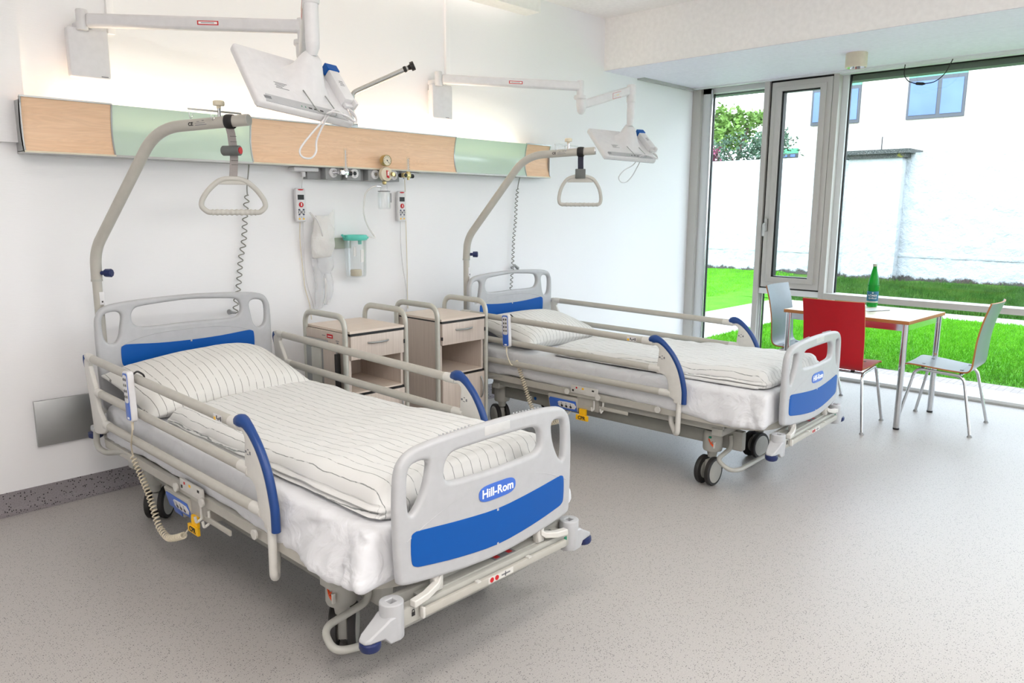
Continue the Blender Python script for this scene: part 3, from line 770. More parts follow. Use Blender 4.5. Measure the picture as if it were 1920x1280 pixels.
    # end bars, bumpers
    g = G(); g.box((-.40, -.022, .297), (.40, .014, .350), .003); g.box((-.40, .03, .33), (.40, .05, .37), .002); g.box((-.30, -.004, .35), (.36, .04, .356)); obj('end_bar', g, 'frame', t)
    g = G(); g.box((-.315, -.040, .309), (.345, -.026, .335), .003); sl = obj('end_rail', g, 'tube', t)
    g = G(); g.box((-.322, -.042, .306), (-.313, -.024, .340), .002); g.box((-.10, -.043, .334), (-.085, -.028, .339)); g.box((.14, -.043, .334), (.155, -.028, .339)); obj('rail_stop', g, 'tube2', sl)
    g = G(); g.box((-.05, -.0415, .312), (.065, -.0400, .333)); g.mi = 1
    for k in (-.035, -.012): g.lathe([(.0085, -.0425), (.0085, -.0412), (.006, -.0412), (.006, -.0425)], (k, 0, .3225), 'y', 16)
    g.mi = 2; g.box((.01, -.0422, .320), (.05, -.0414, .325)); g.box((.026, -.0422, .314), (.03, -.0414, .331)); obj('warning_sticker', g, ['tube2', 'red', 'gtext'], sl)
    g = G(); g.box((.02, -.002, .3565), (.12, .03, .3572)); g.mi = 1; g.box((.03, .004, .3572), (.05, .022, .3577)); g.box((.09, .004, .3572), (.11, .022, .3577)); g.mi = 2; g.box((.25, -.002, .3565), (.33, .028, .3575)); obj('bar_sticker', g, ['gtext', 'red', 'black'], t)
    g = G(); g.box((-.350, -.0235, .318), (-.338, -.0222, .330)); g.tube(fillet([(-.348, -.023, .330), (-.348, -.023, .338), (-.340, -.023, .338), (-.340, -.023, .330)], .003), .0012, 6); obj('padlock_mark', g, 'btext', t)
    g = G(); g.box((.352, -.024, .322), (.366, -.0222, .336)); obj('release_mark', g, 'green', t)
    for s in (-1, 1):
        g = G(); g.sweeprect([(s * .235, -.008, .392), (s * .25, -.016, .378), (s * .30, -.026, .366), (s * .352, -.030, .362)], .024, .022, up=(0, 0, 1)); g.box((s * .235 - .018, -.015, .352), (s * .235 + .018, .012, .418), .004)
        obj('board_bracket', g, 'tube2', t, bevel=.003)
    for s in (-1, 1):
        c = V((s * .406, 0, 0))
        bm = plate([(.036 * math.cos(a), .036 * math.sin(a)) for a in [2 * PI * k / 32 for k in range(32)]], [[(-.012, -.012), (.012, -.012), (.012, .012), (-.012, .012)]], .112, .004, 2)
        bm.transform(M4.Translation((c.x, c.y, .327)))
        p = obj('bumper_post', bm, 'board', t)
        g = G(); g.rings([[V((s * (x), y, z)) for x, y, z in q] for q in (
            ((.395, -.036, .270), (.395, .034, .270), (.395, .034, .352), (.395, -.036, .352)),
            ((.435, -.034, .270), (.435, .032, .270), (.435, .032, .348), (.435, -.034, .348)),
            ((.452, -.032, .292), (.452, .03, .292), (.452, .03, .336), (.452, -.032, .336)),
            ((.50, -.026, .292), (.50, .022, .292), (.50, .022, .310), (.50, -.026, .310)),
            ((.515, -.016, .292), (.515, .012, .292), (.515, .012, .302), (.515, -.016, .302)))])
        obj('bumper_arm', g, 'board', p, bevel=.006)
        obj('bumper_roller', G().lathe([(.0, .262), (.018, .262), (.028, .268), (.032, .277), (.031, .290), (.026, .2935), (.0, .2935)], (s * .487, -.004, 0)), 'navy', p)
        obj('post_socket', G().box((c.x - .012, -.012, .30), (c.x + .012, .012, .34)), 'frame', p)
        # head end
        p = obj('bumper_post', G().lathe([(.0, .37), (.034, .37), (.036, .376), (.036, .52), (.033, .526), (.0, .526)], (s * .398, 2.185, 0)), 'board', t)
        g = G(); g.box((min(s * .40, s * .48), 2.21, .428), (max(s * .40, s * .48), 2.275, .462), .01); g.box((s * .405 - .02, 2.2, .43), (s * .405 + .02, 2.25, .46), .004); obj('bumper_arm', g, 'board', p)
        obj('bumper_roller', G().lathe([(.0, .396), (.020, .396), (.032, .403), (.034, .414), (.033, .426), (.0, .428)], (s * .462, 2.255, 0)), 'navy', p)
    g = G(); g.box((-.42, 2.155, .39), (.42, 2.19, .44), .004); obj('head_bar', g, 'frame', t)
    # side guards
    for s in (-1, 1):
        x = s * .487
        bm = plate(catm(ARM_F, 2), [], .026, .008, 2); bm.transform(M4.Translation((x, 0, 0)) @ UPX); sg = obj('guard_arm', bm, 'tube2', t)
        e = [(.722, .778), (.706, .796), (.684, .800), (.655, .793), (.622, .771), (.583, .734), (.552, .692), (.530, .651), (.515, .610), (.504, .567), (.498, .534), (.497, .50), (.497, .464)]
        rr = [.012, .022, .024, .018, .0155] + [.015] * 8
        P = spline([(x, a, b) for a, b in e], 3); rs = []
        for i in range(len(P)): k = i / 3; j = min(int(k), len(rr) - 2); rs.append(rr[j] + (rr[j + 1] - rr[j]) * (k - j))
        obj('arm_edge', G().tube(P, rs, 12, up=(1, 0, 0), flat=1.0), 'arcblue', sg)['label'] = 'dark blue rounded edge'
        g = G(); g.box((x - .0140, .642, .702), (x - .0128, .652, .710)); g.box((x - .0140, .615, .700), (x - .0128, .623, .711)); g.box((x - .0140, .628, .713), (x - .0128, .636, .717)); g.box((x - .0140, .628, .697), (x - .0128, .640, .700)); obj('pictogram', g, 'gtext', sg)
        obj('guard_leg', G().tube(fillet([(x, .525, .475), (x, .527, .30), (s * .470, .545, .283), (s * .435, .60, .335), (s * .43, .60, .38)], .02, 5), .0145, 12), 'tube2', sg)
        bm = plate(catm(ARM_H, 2), [], .022, .007, 2); bm.transform(M4.Translation((x, 0, 0)) @ UPX); sh = obj('guard_end_plate', bm, 'tube2', t)
        obj('end_cap', G().tube(spline([(x, 2.20, .81), (x, 2.214, .79), (x, 2.212, .755), (x, 2.205, .71)], 4), [.016, .016, .015, .014, .013, .012, .011, .010, .009, .008, .007, .006, .005], 10, up=(1, 0, 0)), 'arcblue', sh)
        obj('guard_leg', G().tube(fillet([(x, 2.16, .46), (x, 2.175, .375), (s * .475, 2.10, .358), (s * .45, 1.92, .400), (s * .45, 1.85, .405)], .04, 6), .014, 12), 'frame', sh)
        for (ya, za, yb, zb_) in ((2.16, .809, .705, .783), (2.085, .655, .655, .638), (2.01, .516, .585, .510)):
            r_ = obj('guard_rail', G().tube([(x, ya, za), (x, yb, zb_)], .0165, 16, flat=1.18), 'tube', t)
            d = V((0, yb - ya, zb_ - za)).normalized()
            a_, b_ = V((x, ya, za)), V((x, yb, zb_))
            obj('rail_sleeve', G().tube([a_ - d * .005, a_ + d * .045], .0178, 16, flat=1.16), 'tube2', r_); obj('rail_sleeve', G().tube([b_ - d * .06, b_ + d * .008], .0180, 16, flat=1.16), 'tube2', r_)
    g = G()
    zt = lambda yy: .783 + (yy - .705) / 1.455 * .026
    g.box((-.5050, .80, zt(.85) - .012), (-.5040, .86, zt(.85) + .012)); st = obj('rail_sticker', g, 'white', t)
    g = G(); g.box((-.5056, .845, zt(.85) - .010), (-.5050, .858, zt(.85) + .001)); obj('sticker_mark', g, 'yellow', st)
    g = G()
    for k in range(4): g.box((-.5056, .803 + k * .010, zt(.85) - .008 + .003 * (k % 2)), (-.5050, .809 + k * .010, zt(.85) + .008 - .004 * (k % 3)))
    obj('sticker_mark', g, 'btext', st)
    # control box with buttons
    cb = obj('control_box', G().box((-.45, 1.08, .300), (-.385, 1.245, .378), .006), 'tube', t)
    mt = M4.Translation((-.425, 1.340, .318)) @ M4.Rotation(R(-14), 4, 'Y')
    g = G(); g.box((-.03, -.105, -.040), (.035, .12, .052), .006); g.box((-.02, .03, -.085), (.03, .115, -.03), .008); g.xf(mt); cp = obj('control_panel', g, 'tube', t)
    bm = plate([(-.100, -.036), (.112, -.036), (.112, .022), (.100, .034), (-.098, .034)], [], .003, .001, 1); bm.transform(mt @ M4.Translation((-.0315, 0, 0)) @ UPX); obj('blue_fascia', bm, 'badge', cp)
    bm = plate([(-.035, -.018), (.035, -.018), (.040, 0), (.035, .018), (-.035, .018), (-.040, 0)], [], .003, .001, 1); bm.transform(mt @ M4.Translation((-.0215, .073, -.058)) @ UPX); obj('blue_fascia', bm, 'badge', cp)
    bm = plate(catm([(-.085, -.020), (.03, -.020), (.040, 0), (.03, .018), (-.085, .018)], 2), [], .002, .0005, 1); bm.transform(mt @ M4.Translation((-.0338, 0, 0)) @ UPX); pl_ = obj('key_field', bm, 'white', cp)
    g = G()
    for k in range(3):
        yy = .012 - k * .034; g.lathe([(0, -.0352), (.0085, -.0352), (.0085, -.0345)], (0, yy, -.010), 'x', 14); g.box((-.0352, yy - .0016, -.004), (-.0345, yy + .0016, .013))
    g.xf(mt); obj('key', g, 'btext', cp)
    g = G(); g.box((-.470, 1.145, .236), (-.458, 1.235, .268), .002); cy = obj('emergency_handle', g, 'yellow', t); cy['label'] = 'yellow release handle marked CPR'
    g = G(); g.box((-.462, 1.165, .262), (-.450, 1.215, .305)); obj('handle_stem', g, 'yellow', cy)
    tx = text_bm('CPR', .030, .0005, .0006); tx.transform(M4.Translation((-.4708, 1.19, .252)) @ M4.Rotation(-PI / 2, 4, 'Z') @ M4.Rotation(PI / 2, 4, 'X')); obj('handle_lettering', tx, 'btext', cy)
    for yy in (1.10, 1.035): obj('accessory_hook', G().tube(fillet([(-.468, yy, .375), (-.468, yy, .325), (-.490, yy, .315), (-.494, yy, .340)], .008), .0055, 8), 'tube2', t)
    g = G(); g.box((-.474, .86, .330), (-.466, 1.06, .350), .001); obj('accessory_rail', g, 'tube', t)
    return t
CAST1 = [(-.312, .402, R(-41)), (.312, .402, R(-30)), (-.30, 2.00, R(-45)), (.30, 2.00, R(20))]
CAST2 = [(-.312, .402, R(87)), (.312, .402, R(78)), (-.30, 2.00, R(-24)), (.30, 2.00, R(20))]
P1 = ((1.6196, -2.5967, 0), .0084); P2 = ((4.0001, -2.6541, 0), .0386)
bed1 = make_bed('hospital_bed', 'hospital bed nearest the viewer with blue striped footboard and raised side guards', CAST1)
bed2 = copy_tree(bed1); bed2['label'] = 'hospital bed nearer the window beside the red chair'
for k, c in enumerate([o for o in bed2.children if o.name.startswith('castor')]):
    pass
cs = [o for o in bed2.children if o.name.startswith('castor.') or o.name == 'castor']
def caspos(o):
    bb = [V(b) for b in o.bound_box]; return sum((b.x for b in bb)) / 8, sum((b.y for b in bb)) / 8
for o in cs:
    px, py = caspos(o); j = min(range(4), key=lambda i: (CAST2[i][0] - px) ** 2 + (CAST2[i][1] - py) ** 2)
    for ch in o.children: ch.rotation_euler = (0, 0, CAST2[j][2])
for bd, (p, r) in ((bed1, P1), (bed2, P2)):
    bd.location = p; bd.rotation_euler = (0, 0, r); bd['group'] = 'hospital beds'
def inbed(o, k):
    p, r = (P1, P2)[k - 1]; o.location = p; o.rotation_euler = (0, 0, r); return o
def b2w(k, q):
    p, r = (P1, P2)[k - 1]; c, s = math.cos(r), math.sin(r)
    return V((p[0] + c * q[0] - s * q[1], p[1] + s * q[0] + c * q[1], q[2]))

# ------------------------------------------------------------------ bedding
def mattress(k, seed, label):
    zc, hz = .497, .088; half = (.442, 1.045, hz); bm = rbox(half, .030, (64, 150, 12))
    def ridge(a, b, c): return 1 - 2 * abs(noise.noise((a, b, c)))
    for v in bm.verts:
        p = v.co.copy(); q = V((p.x + seed, p.y, p.z))
        if p.z > .05:
            v.co.z += .004 * fbm(q, 4) + .003 * noise.noise((p.x * 12, p.y * 5 + p.x * 6, seed)) - .004
        sx = abs(p.x) > .405; sy = abs(p.y) > 1.01
        if sx or sy:
            low = max(0, min(1, (.075 - p.z) / .15)); s = p.y if sx else p.x
            foot = max(0, min(1, (-.25 - p.y) / .5))
            w_ = .6 * noise.noise((s * 4 + seed, p.z * 3 + s, seed)) + (.5 + .7 * foot) * ridge(s * 5.5 + p.z * (9 if foot else 3) + seed, p.z * 2, 3) + .35 * noise.noise((s * 17 + p.z * 10, p.z * 4, seed + 3))
            sgn = 1 if p.x > 0 else -1
            if sx: v.co.x += sgn * ((.009 + .006 * foot) * w_ * low ** .7 + .006 * low)
            if sy: v.co.y += (1 if p.y > 0 else -1) * .004 * w_ * low
            if p.z < -.02: v.co.z += .020 * low * noise.noise((s * 2.3 + seed, 0, 7)) + .006 * noise.noise((s * 9 + seed, 0, 2))
            for (ya, dr_) in ((-.93, 1), (.98, -1)):
                if sx and abs(p.y - ya) < .55:
                    an = math.atan2(p.y - ya, .10 - p.z); rr_ = math.hypot(p.y - ya, .10 - p.z)
                    fo = min(1, rr_ / .12) * max(0, 1 - abs(p.y - ya) / .55) * (1 if dr_ > 0 else .5)
                    v.co.x += sgn * .017 * fo * (1 - 2.2 * abs(noise.noise((an * 4.2 + seed, seed, sgn)))) 
            if foot and sx and p.z < .04:
                f = foot * max(0, min(1, (.04 - p.z) / .10))
                v.co.z -= .018 * f * (1 + .9 * noise.noise((p.y * 7, p.x * 8, seed)))
                v.co.x += sgn * f * (.020 + .020 * noise.noise((p.y * 11 + seed, p.z * 6, 2)))
    me = obj('mattress', bm, 'sheet', smooth=80); tag(me, label, 'mattress', 'sheeted mattresses')
    for v in me.data.vertices: v.co.y += 1.095; v.co.z += zc
    inbed(me, k); return me
mattress(1, 1.3, 'mattress under a white sheet on the bed nearest the viewer')
mattress(2, 5.1, 'mattress under a white sheet on the bed nearer the window')
def duvet(k, seed, label, y0, yL, yR, xl, xr, zt, amp, fold):
    """folded duvet: one closed slab with a rolled foot end"""
    bm = rbox((1, 1, 1), .0001, (72, 110, 12))
    strp = []
    X0, X1 = xl, xr
    for v in bm.verts:
        u, w_, h = v.co
        top = h > .999; bot = h < -.999
        yend = yL + (yR - yL) * (u + 1) / 2
        # superellipse rim
        y = (w_ + 1) / 2
        px = X0 + (X1 - X0) * (u + 1) / 2; py = y0 + (yend - y0) * y
        th = zt(y) * 1.0
        dx_, dy_ = (1 - abs(u)) * (X1 - X0) / 2, (1 - abs(w_)) * (yend - y0) / 2; rc = .055
        if dx_ < rc and dy_ < rc:
            a_, b_ = (rc - dx_) / rc, (rc - dy_) / rc; hp = math.hypot(a_, b_); kk = max(a_, b_) / hp if hp > 1e-6 else 1
            px -= math.copysign(a_ * (1 - kk) * rc, u); py -= math.copysign(b_ * (1 - kk) * rc, w_)
        ex = min(1, (1 - abs(u)) * (X1 - X0) / 2 / .075); ey = min(1, (1 - abs(w_)) * (yend - y0) / 2 / (.060 if w_ < 0 else .035))
        rim = (1 - (1 - ex) ** 2) ** .5 * (1 - (1 - ey) ** 2) ** .5
        half = th / 2 * (.46 + .54 * rim)
        zmid = .588 + half
        z = zmid + h * half
        if abs(u) > .999 or abs(w_) > .999:     # side walls bulge
            bul = (1 - h * h) ** .5 * .013
            if abs(u) > .999: px += (1 if u > 0 else -1) * (bul + (.006 * math.sin(h * 7) * fold))
            if abs(w_) > .999: py += (1 if w_ > 0 else -1) * bul * (1.3 if w_ < 0 else .7)
            crease = math.exp(-((h + .15) / .22) ** 2) * (.010 + .005 * noise.noise((py * 6, px * 6, seed)))
            if abs(u) > .999: px -= (1 if u > 0 else -1) * crease
            else: py -= (1 if w_ > 0 else -1) * crease * (.3 if w_ < 0 else 1)
        q = V((px * 1.0, py * 1.0, seed))
        if h > -.2:
            wr = noise.noise((px * 3.0 + seed, py * 5.0, 0)) * .008 + noise.noise((px * 9, py * 16 + px * 5, seed)) * .0045 + noise.noise((px * 34, py * 11, seed)) * .0016
            z += amp * wr * (1 if h > .9 else .5)
        if abs(u) > .9: px += .006 * noise.noise((py * 7, h, seed))
        if top or bot or abs(w_) > .999: s = px
        else: s = (X1 + (zt(y) / 2 - h * half)) if u > 0 else (X0 - (zt(y) / 2 - h * half))
        strp.append(s); v.co = (px, py, z)
    o = obj('duvet', bm, 'stripe', smooth=75)
    set_stripe(o.data, strp); tag(o, label, 'duvet', 'striped duvets'); inbed(o, k); return o
zt1 = lambda y: .112 - .030 * min(1, y / .45) ** 1 - .024 * max(0, (y - .45) / .55) - .012 * math.exp(-((y - .62) / .16) ** 2)
duvet(1, 2.0, 'white duvet with thin grey stripes folded on the bed nearest the viewer', .082, 1.60, 1.74, -.375, .405, zt1, 1.0, 1)
zt2 = lambda y: .092 - .020 * min(1, y / .4) - .020 * max(0, (y - .4) / .6)
duvet(2, 9.0, 'white striped duvet folded on the bed nearer the window', .10, 1.50, 1.64, -.37, .41, zt2, 1.5, 1)
def pillow(k, seed, c, half, rx, ry, rz, label, sag):
    bm = rbox((1, 1, 1), .0001, (44, 32, 4)); strp = []
    for v in bm.verts:
        u, w_, h = v.co
        # pull the edges in between pointed corners
        px = u * half[0] * (1 - .07 * (w_ * w_ * 0 + (1 - w_ * w_)) * abs(u) ** 3 * 1.0)
        py = w_ * half[1] * (1 - .10 * (1 - u * u) * abs(w_) ** 3)
        t_ = max(0, (1 - abs(u) ** 2.6)) ** .55 * max(0, (1 - abs(w_) ** 2.4)) ** .55
        z = h * (half[2] * t_ + .004)
        z *= 1 + sag * u
        z += (.010 * noise.noise((u * 2.2 + seed, w_ * 2.2, 0)) + .005 * noise.noise((u * 7, w_ * 5, seed)) * abs(u)) * (t_ ** .5 if t_ > 0 else 0)
        z += .006 * noise.noise((u * 9, w_ * 3, seed)) * (abs(w_) ** 4) * (h > -.5)
        strp.append(px * 1.0); v.co = (px, py, z)
    o = obj('pillow', bm, 'stripe_pillow', smooth=75, subsurf=1)
    set_stripe(o.data, strp); tag(o, label, 'pillow', 'striped pillows')
    for v in o.data.vertices: v.co.z += -.012 * abs(v.co.x / half[0]) ** 3
    m = M4.Translation(c) @ M4.Rotation(rz, 4, 'Z') @ M4.Rotation(rx, 4, 'X') @ M4.Rotation(ry, 4, 'Y')
    o.data.transform(m); inbed(o, k); return o
pillow(1, 3, (-.045, 1.885, .690), (.405, .268, .108), R(12), R(-2), R(1), 'plump striped pillow at the head of the bed nearest the viewer', .10)
pillow(2, 6, (-.01, 1.90, .680), (.40, .262, .100), R(11), R(2), R(-1), 'striped pillow at the head of the bed nearer the window', .0)
def clothslab(name, lab, cat, k, x0, x1, y0, y1, z0, z1, mat, seed):
    bm = rbox(((x1 - x0) / 2, (y1 - y0) / 2, (z1 - z0) / 2), (z1 - z0) * .45, (20, 20, 4)); s = []
    for v in bm.verts:
        v.co.z += .004 * noise.noise((v.co.x * 8, v.co.y * 8, seed)); v.co += V(((x0 + x1) / 2, (y0 + y1) / 2, (z0 + z1) / 2)); s.append(v.co.x)
    o = obj(name, bm, mat, smooth=70); set_stripe(o.data, s); tag(o, lab, cat); inbed(o, k)

clothslab('bed_blanket', 'thin folded striped cover poking out under the duvet of the window side bed', 'blanket', 2, -.395, -.10, .13, .60, .586, .604, 'stripe', 4)
# ------------------------------------------------------------------ lifting poles and trapeze handles
def pole(k, label):
    t = thing('lifting_pole', label, 'lifting pole', group='bed lifting poles')
    low = obj('lower_tube', G().tube([(-.398, 2.245, .40), (-.398, 2.245, 1.165)], .021, 20), 'tube', t)
    obj('bed_socket', G().lathe([(.0, .36), (.028, .36), (.030, .365), (.030, .565), (.026, .572), (.022, .572)], (-.398, 2.245, 0)), 'frame', t)
    g = G(); g.tube(fillet([(-.398, 2.245, 1.160), (-.398, 2.235, 1.30), (-.222, 1.865, 1.845), (.010, 1.480, 1.872)], [0, .13, .12, 0], 12), .0245, 24, cap=True); arm = obj('upper_arm', g, 'tube', t)
    g = G(); g.tube([(-.398, 2.245, 1.155), (-.398, 2.245, 1.165)], .0255, 24); obj('tube_collar', g, 'frame', t)
    d = V((.232, -.385, .027)).normalized(); e = V((.010, 1.480, 1.872))
    obj('end_cap', G().tube([e - d * .002, e + d * .006], .0235, 24), 'grip' if k == 1 else 'chrome', arm)
    g = G(); g.cyl((-.398, 2.225, 1.195), (-.385, 2.19, 1.195), .012); 
    n_ = V((.62, -.78, 0)).normalized(); c0 = V((-.398, 2.245, 1.195)) + n_ * .030
    g = G(); g.tube([c0 - n_ * .012, c0 + n_ * .014, c0 + n_ * .016, c0 + n_ * .046, c0 + n_ * .050], [.010, .010, .019, .020, .015], 8); kb = obj('clamp_knob', g, 'navy', t); kb['label'] = 'dark blue knob'
    g = G(); g.box((-.4, 2.2225, 1.045), (-.378, 2.2245, 1.105), .0008); lb = obj('tube_label', g, 'white', t); 
    g = G(); g.box((-.3925, 2.2215, 1.055), (-.3855, 2.2225, 1.062)); obj('label_mark', g, 'btext', lb)
    # print on the arm
    a0 = V((-.222, 1.865, 1.845)).lerp(e, .42); nn = V((-d.y, d.x, 0)).normalized() * -1
    # faces towards the foot / viewer side
    yv = V((0, 0, 1)); side_ = d.cross(yv).normalized(); 
    if side_.x > 0: side_ = -side_
    tx = text_bm('CE', .020, .0006, .0006); m = M4((( d.x, yv.x, side_.x, 0), (d.y, yv.y, side_.y, 0), (d.z, yv.z, side_.z, 0), (0, 0, 0, 1)))
    tx.transform(M4.Translation(a0 + side_ * .0245) @ m); obj('arm_print', tx, 'btext', arm)
    g = G()
    for i, (dz, ln, dd) in enumerate(((.008, .012, .03), (.001, .05, .02), (-.006, .055, .022), (.011, .01, .055))):
        q = a0 + side_ * .0238 + d * (dd) + V((0, 0, dz)); g.sweeprect([q, q + d * ln], .0012, .0028 if i else .002)
    obj('arm_print', g, 'gtext', arm)
    inbed(t, k)
    # screw on hook rail above the arm
    hr = thing('hook_rail', ['chrome rail with small hooks clamped on top of the first lifting pole arm', 'chrome hook rail clamped on the lifting pole of the window side bed'][k - 1], 'hook rail', group='hook rails')
    f = .60 if k == 1 else .66
    b0 = V((-.222, 1.865, 1.845)).lerp(e, .70 if k == 1 else .62); 
    obj('clamp_stem', G().tube([b0 + V((0, 0, .016)), b0 + V((0, 0, .06))], .008, 12), 'chrome', hr)
    obj('screw_knob', G().lathe([(.0, .058), (.009, .058), (.009, .068), (.023, .070), (.024, .074), (.024, .086), (.020, .090), (.0, .090)], b0), 'ivory', hr)
    hd = V((-.42, .60, .0)).normalized() if k == 1 else V((-.35, .65, 0)).normalized()
    hd = V((-.80, .02, 0)).normalized()
    ba, bb_ = b0 + hd * .135 + V((0, 0, .045)), b0 - hd * .10 + V((0, 0, .045))
    obj('hook_bar', G().sweeprect([ba, bb_], .004, .008), 'alu', hr)
    for q in (.02, .42, .93):
        p = ba.lerp(bb_, q); s_ = hd * .008
        obj('hook', G().tube(fillet([p, p + V((0, 0, -.030)), p - s_ * .8 + V((0, 0, -.040)), p - s_ * 1.7 + V((0, 0, -.030)), p - s_ * 1.7 + V((0, 0, -.018))], .005), .0017, 8), 'chrome', hr)
    inbed(hr, k)
pole(1, 'tall grey bent lifting pole at the head of the bed nearest the viewer')
pole(2, 'bent lifting pole at the head of the bed nearer the window')

def trapeze1():
    t = thing('trapeze_handle', 'rounded grey trapeze handle over the nearest bed with red button in its strap', 'trapeze handle', group='trapeze handles')
    # origin at arm point, x across the grip
    prof = []
    W, z0, z1 = .133, -.385, -.240
    hp_ = [(.030, z1 - .002), (.060, z1 - .014), (.096, z1 - .046), (.121, z1 - .080), (.131, z1 - .104), (.129, z1 - .124), (.108, z1 - .143), (.090, z0)]
    path = spline([(-a_, 0, b_) for a_, b_ in hp_], 5) + \
        spline([(a_, 0, b_) for a_, b_ in reversed(hp_)] + [(0, 0, z1)], 5)
    P = path; n = len(P)
    hand = obj('handle_ring', G().tube(P, .0115, 14, closed=True, up=(0, 1, 0)), 'grip', t)
    m = 40; g = G(); g.tube([(-.090 + .18 * i / m, 0, z0) for i in range(m + 1)], [.0125 + .0016 * math.cos(i / m * 2 * PI * 9) for i in range(m + 1)], 14); obj('grip_bar', g, 'grip', hand)
    g = G(); g.box((-.058, -.006, z1 - .026), (.058, .006, z1 - .010), .002); obj('handle_web', g, 'grip', hand)
    st = obj('strap', G().sweeprect([(0, 0, -.022), (.006, .003, -.05), (.010, .004, -.10), (.012, .002, -.15), (.006, 0, -.215), (.002, 0, -.250)], .034, .004, up=(0, 1, 0)), 'strap', t)
    g = G(); g.box((-.0, -.0035, -.085), (.027, -.003, -.0835)); g.box((0, -.0035, -.062), (.027, -.003, -.0605)); g.box((.0, -.0035, -.182), (.027, -.003, -.1805)); g.box((0, -.0035, -.164), (.027, -.003, -.1625)); obj('stitching', g, 'dark', st)
    bk = obj('buckle', G().tube([(-.034, 0, -.122), (-.030, 0, -.122), (.048, 0, -.122), (.050, 0, -.122)], [.018, .0215, .0215, .019], 24), 'greyp', t)
    b_ = obj('release_button', G().tube([(.049, 0, -.122), (.053, 0, -.122)], .0145, 20), 'red', bk); b_['label'] = 'round red button'
    obj('arm_loop', G().tube([(.0285 * math.cos(a), -.004 + .0 * a, .0285 * math.sin(a)) for a in [2 * PI * i / 24 for i in range(24)]], .0185, 8, closed=True, flat=.16, up=(1, 0, 0)), 'black', t)
    for o in t.children:
        if o.name.startswith('arm_loop'): o.rotation_euler = (0, 0, R(62))
        if o.name.startswith('buckle'): o.rotation_euler = (0, 0, R(-34)); o.location.x = -.004
    return t
tz = trapeze1()
e1 = V((-.222, 1.865, 1.845)).lerp(V((.010, 1.480, 1.872)), .80)
tz.location = b2w(1, e1); tz.rotation_euler = (0, 0, R(-24))
def trapeze2():
    t = thing('trapeze_handle', 'grey D shaped trapeze handle on a short black strap over the window side bed', 'trapeze handle', group='trapeze handles')
    z0, z1 = -.335, -.155
    path = spline([(-.118, 0, z0), (-.132, 0, z0 + .012), (-.136, 0, z0 + .045), (-.122, 0, z0 + .105), (-.088, 0, z0 + .158), (-.045, 0, z1 - .002), (0, 0, z1 + .006), (.045, 0, z1 - .002), (.088, 0, z0 + .158), (.122, 0, z0 + .105), (.136, 0, z0 + .045), (.132, 0, z0 + .012), (.118, 0, z0)], 5)
    hand = obj('handle_ring', G().tube(path, .0115, 14, closed=True, up=(0, 1, 0)), 'grip', t)
    m = 40; obj('grip_bar', G().tube([(-.115 + .23 * i / m, 0, z0) for i in range(m + 1)], [.0115 + .0018 * math.cos(i / m * 2 * PI * 8) for i in range(m + 1)], 14), 'grip', hand)
    bm = plate([(-.085, z1 - .038), (.085, z1 - .038), (.068, z1 - .018), (.035, z1), (0, z1 + .006), (-.035, z1), (-.068, z1 - .018)], [], .010, .002, 1); bm.transform(UPY); obj('handle_web', bm, 'grip', hand)
    obj('strap', G().sweeprect([(0, 0, -.020), (0, 0, -.06), (.002, 0, -.125)], .036, .005, up=(0, 1, 0)), 'strapd', t)
    obj('buckle', G().box((-.033, -.015, -.168), (.033, .015, -.108), .003), 'greyp', t)
    o = obj('arm_loop', G().tube([(.0285 * math.cos(a), 0, .0285 * math.sin(a)) for a in [2 * PI * i / 24 for i in range(24)]], .021, 8, closed=True, flat=.16, up=(1, 0, 0)), 'black', t)
    o.rotation_euler = (0, 0, R(78)); return t
tz = trapeze2()
e2 = V((-.222, 1.865, 1.845)).lerp(V((.010, 1.480, 1.872)), .80)
tz.location = b2w(2, e2); tz.rotation_euler = (0, 0, R(-50))

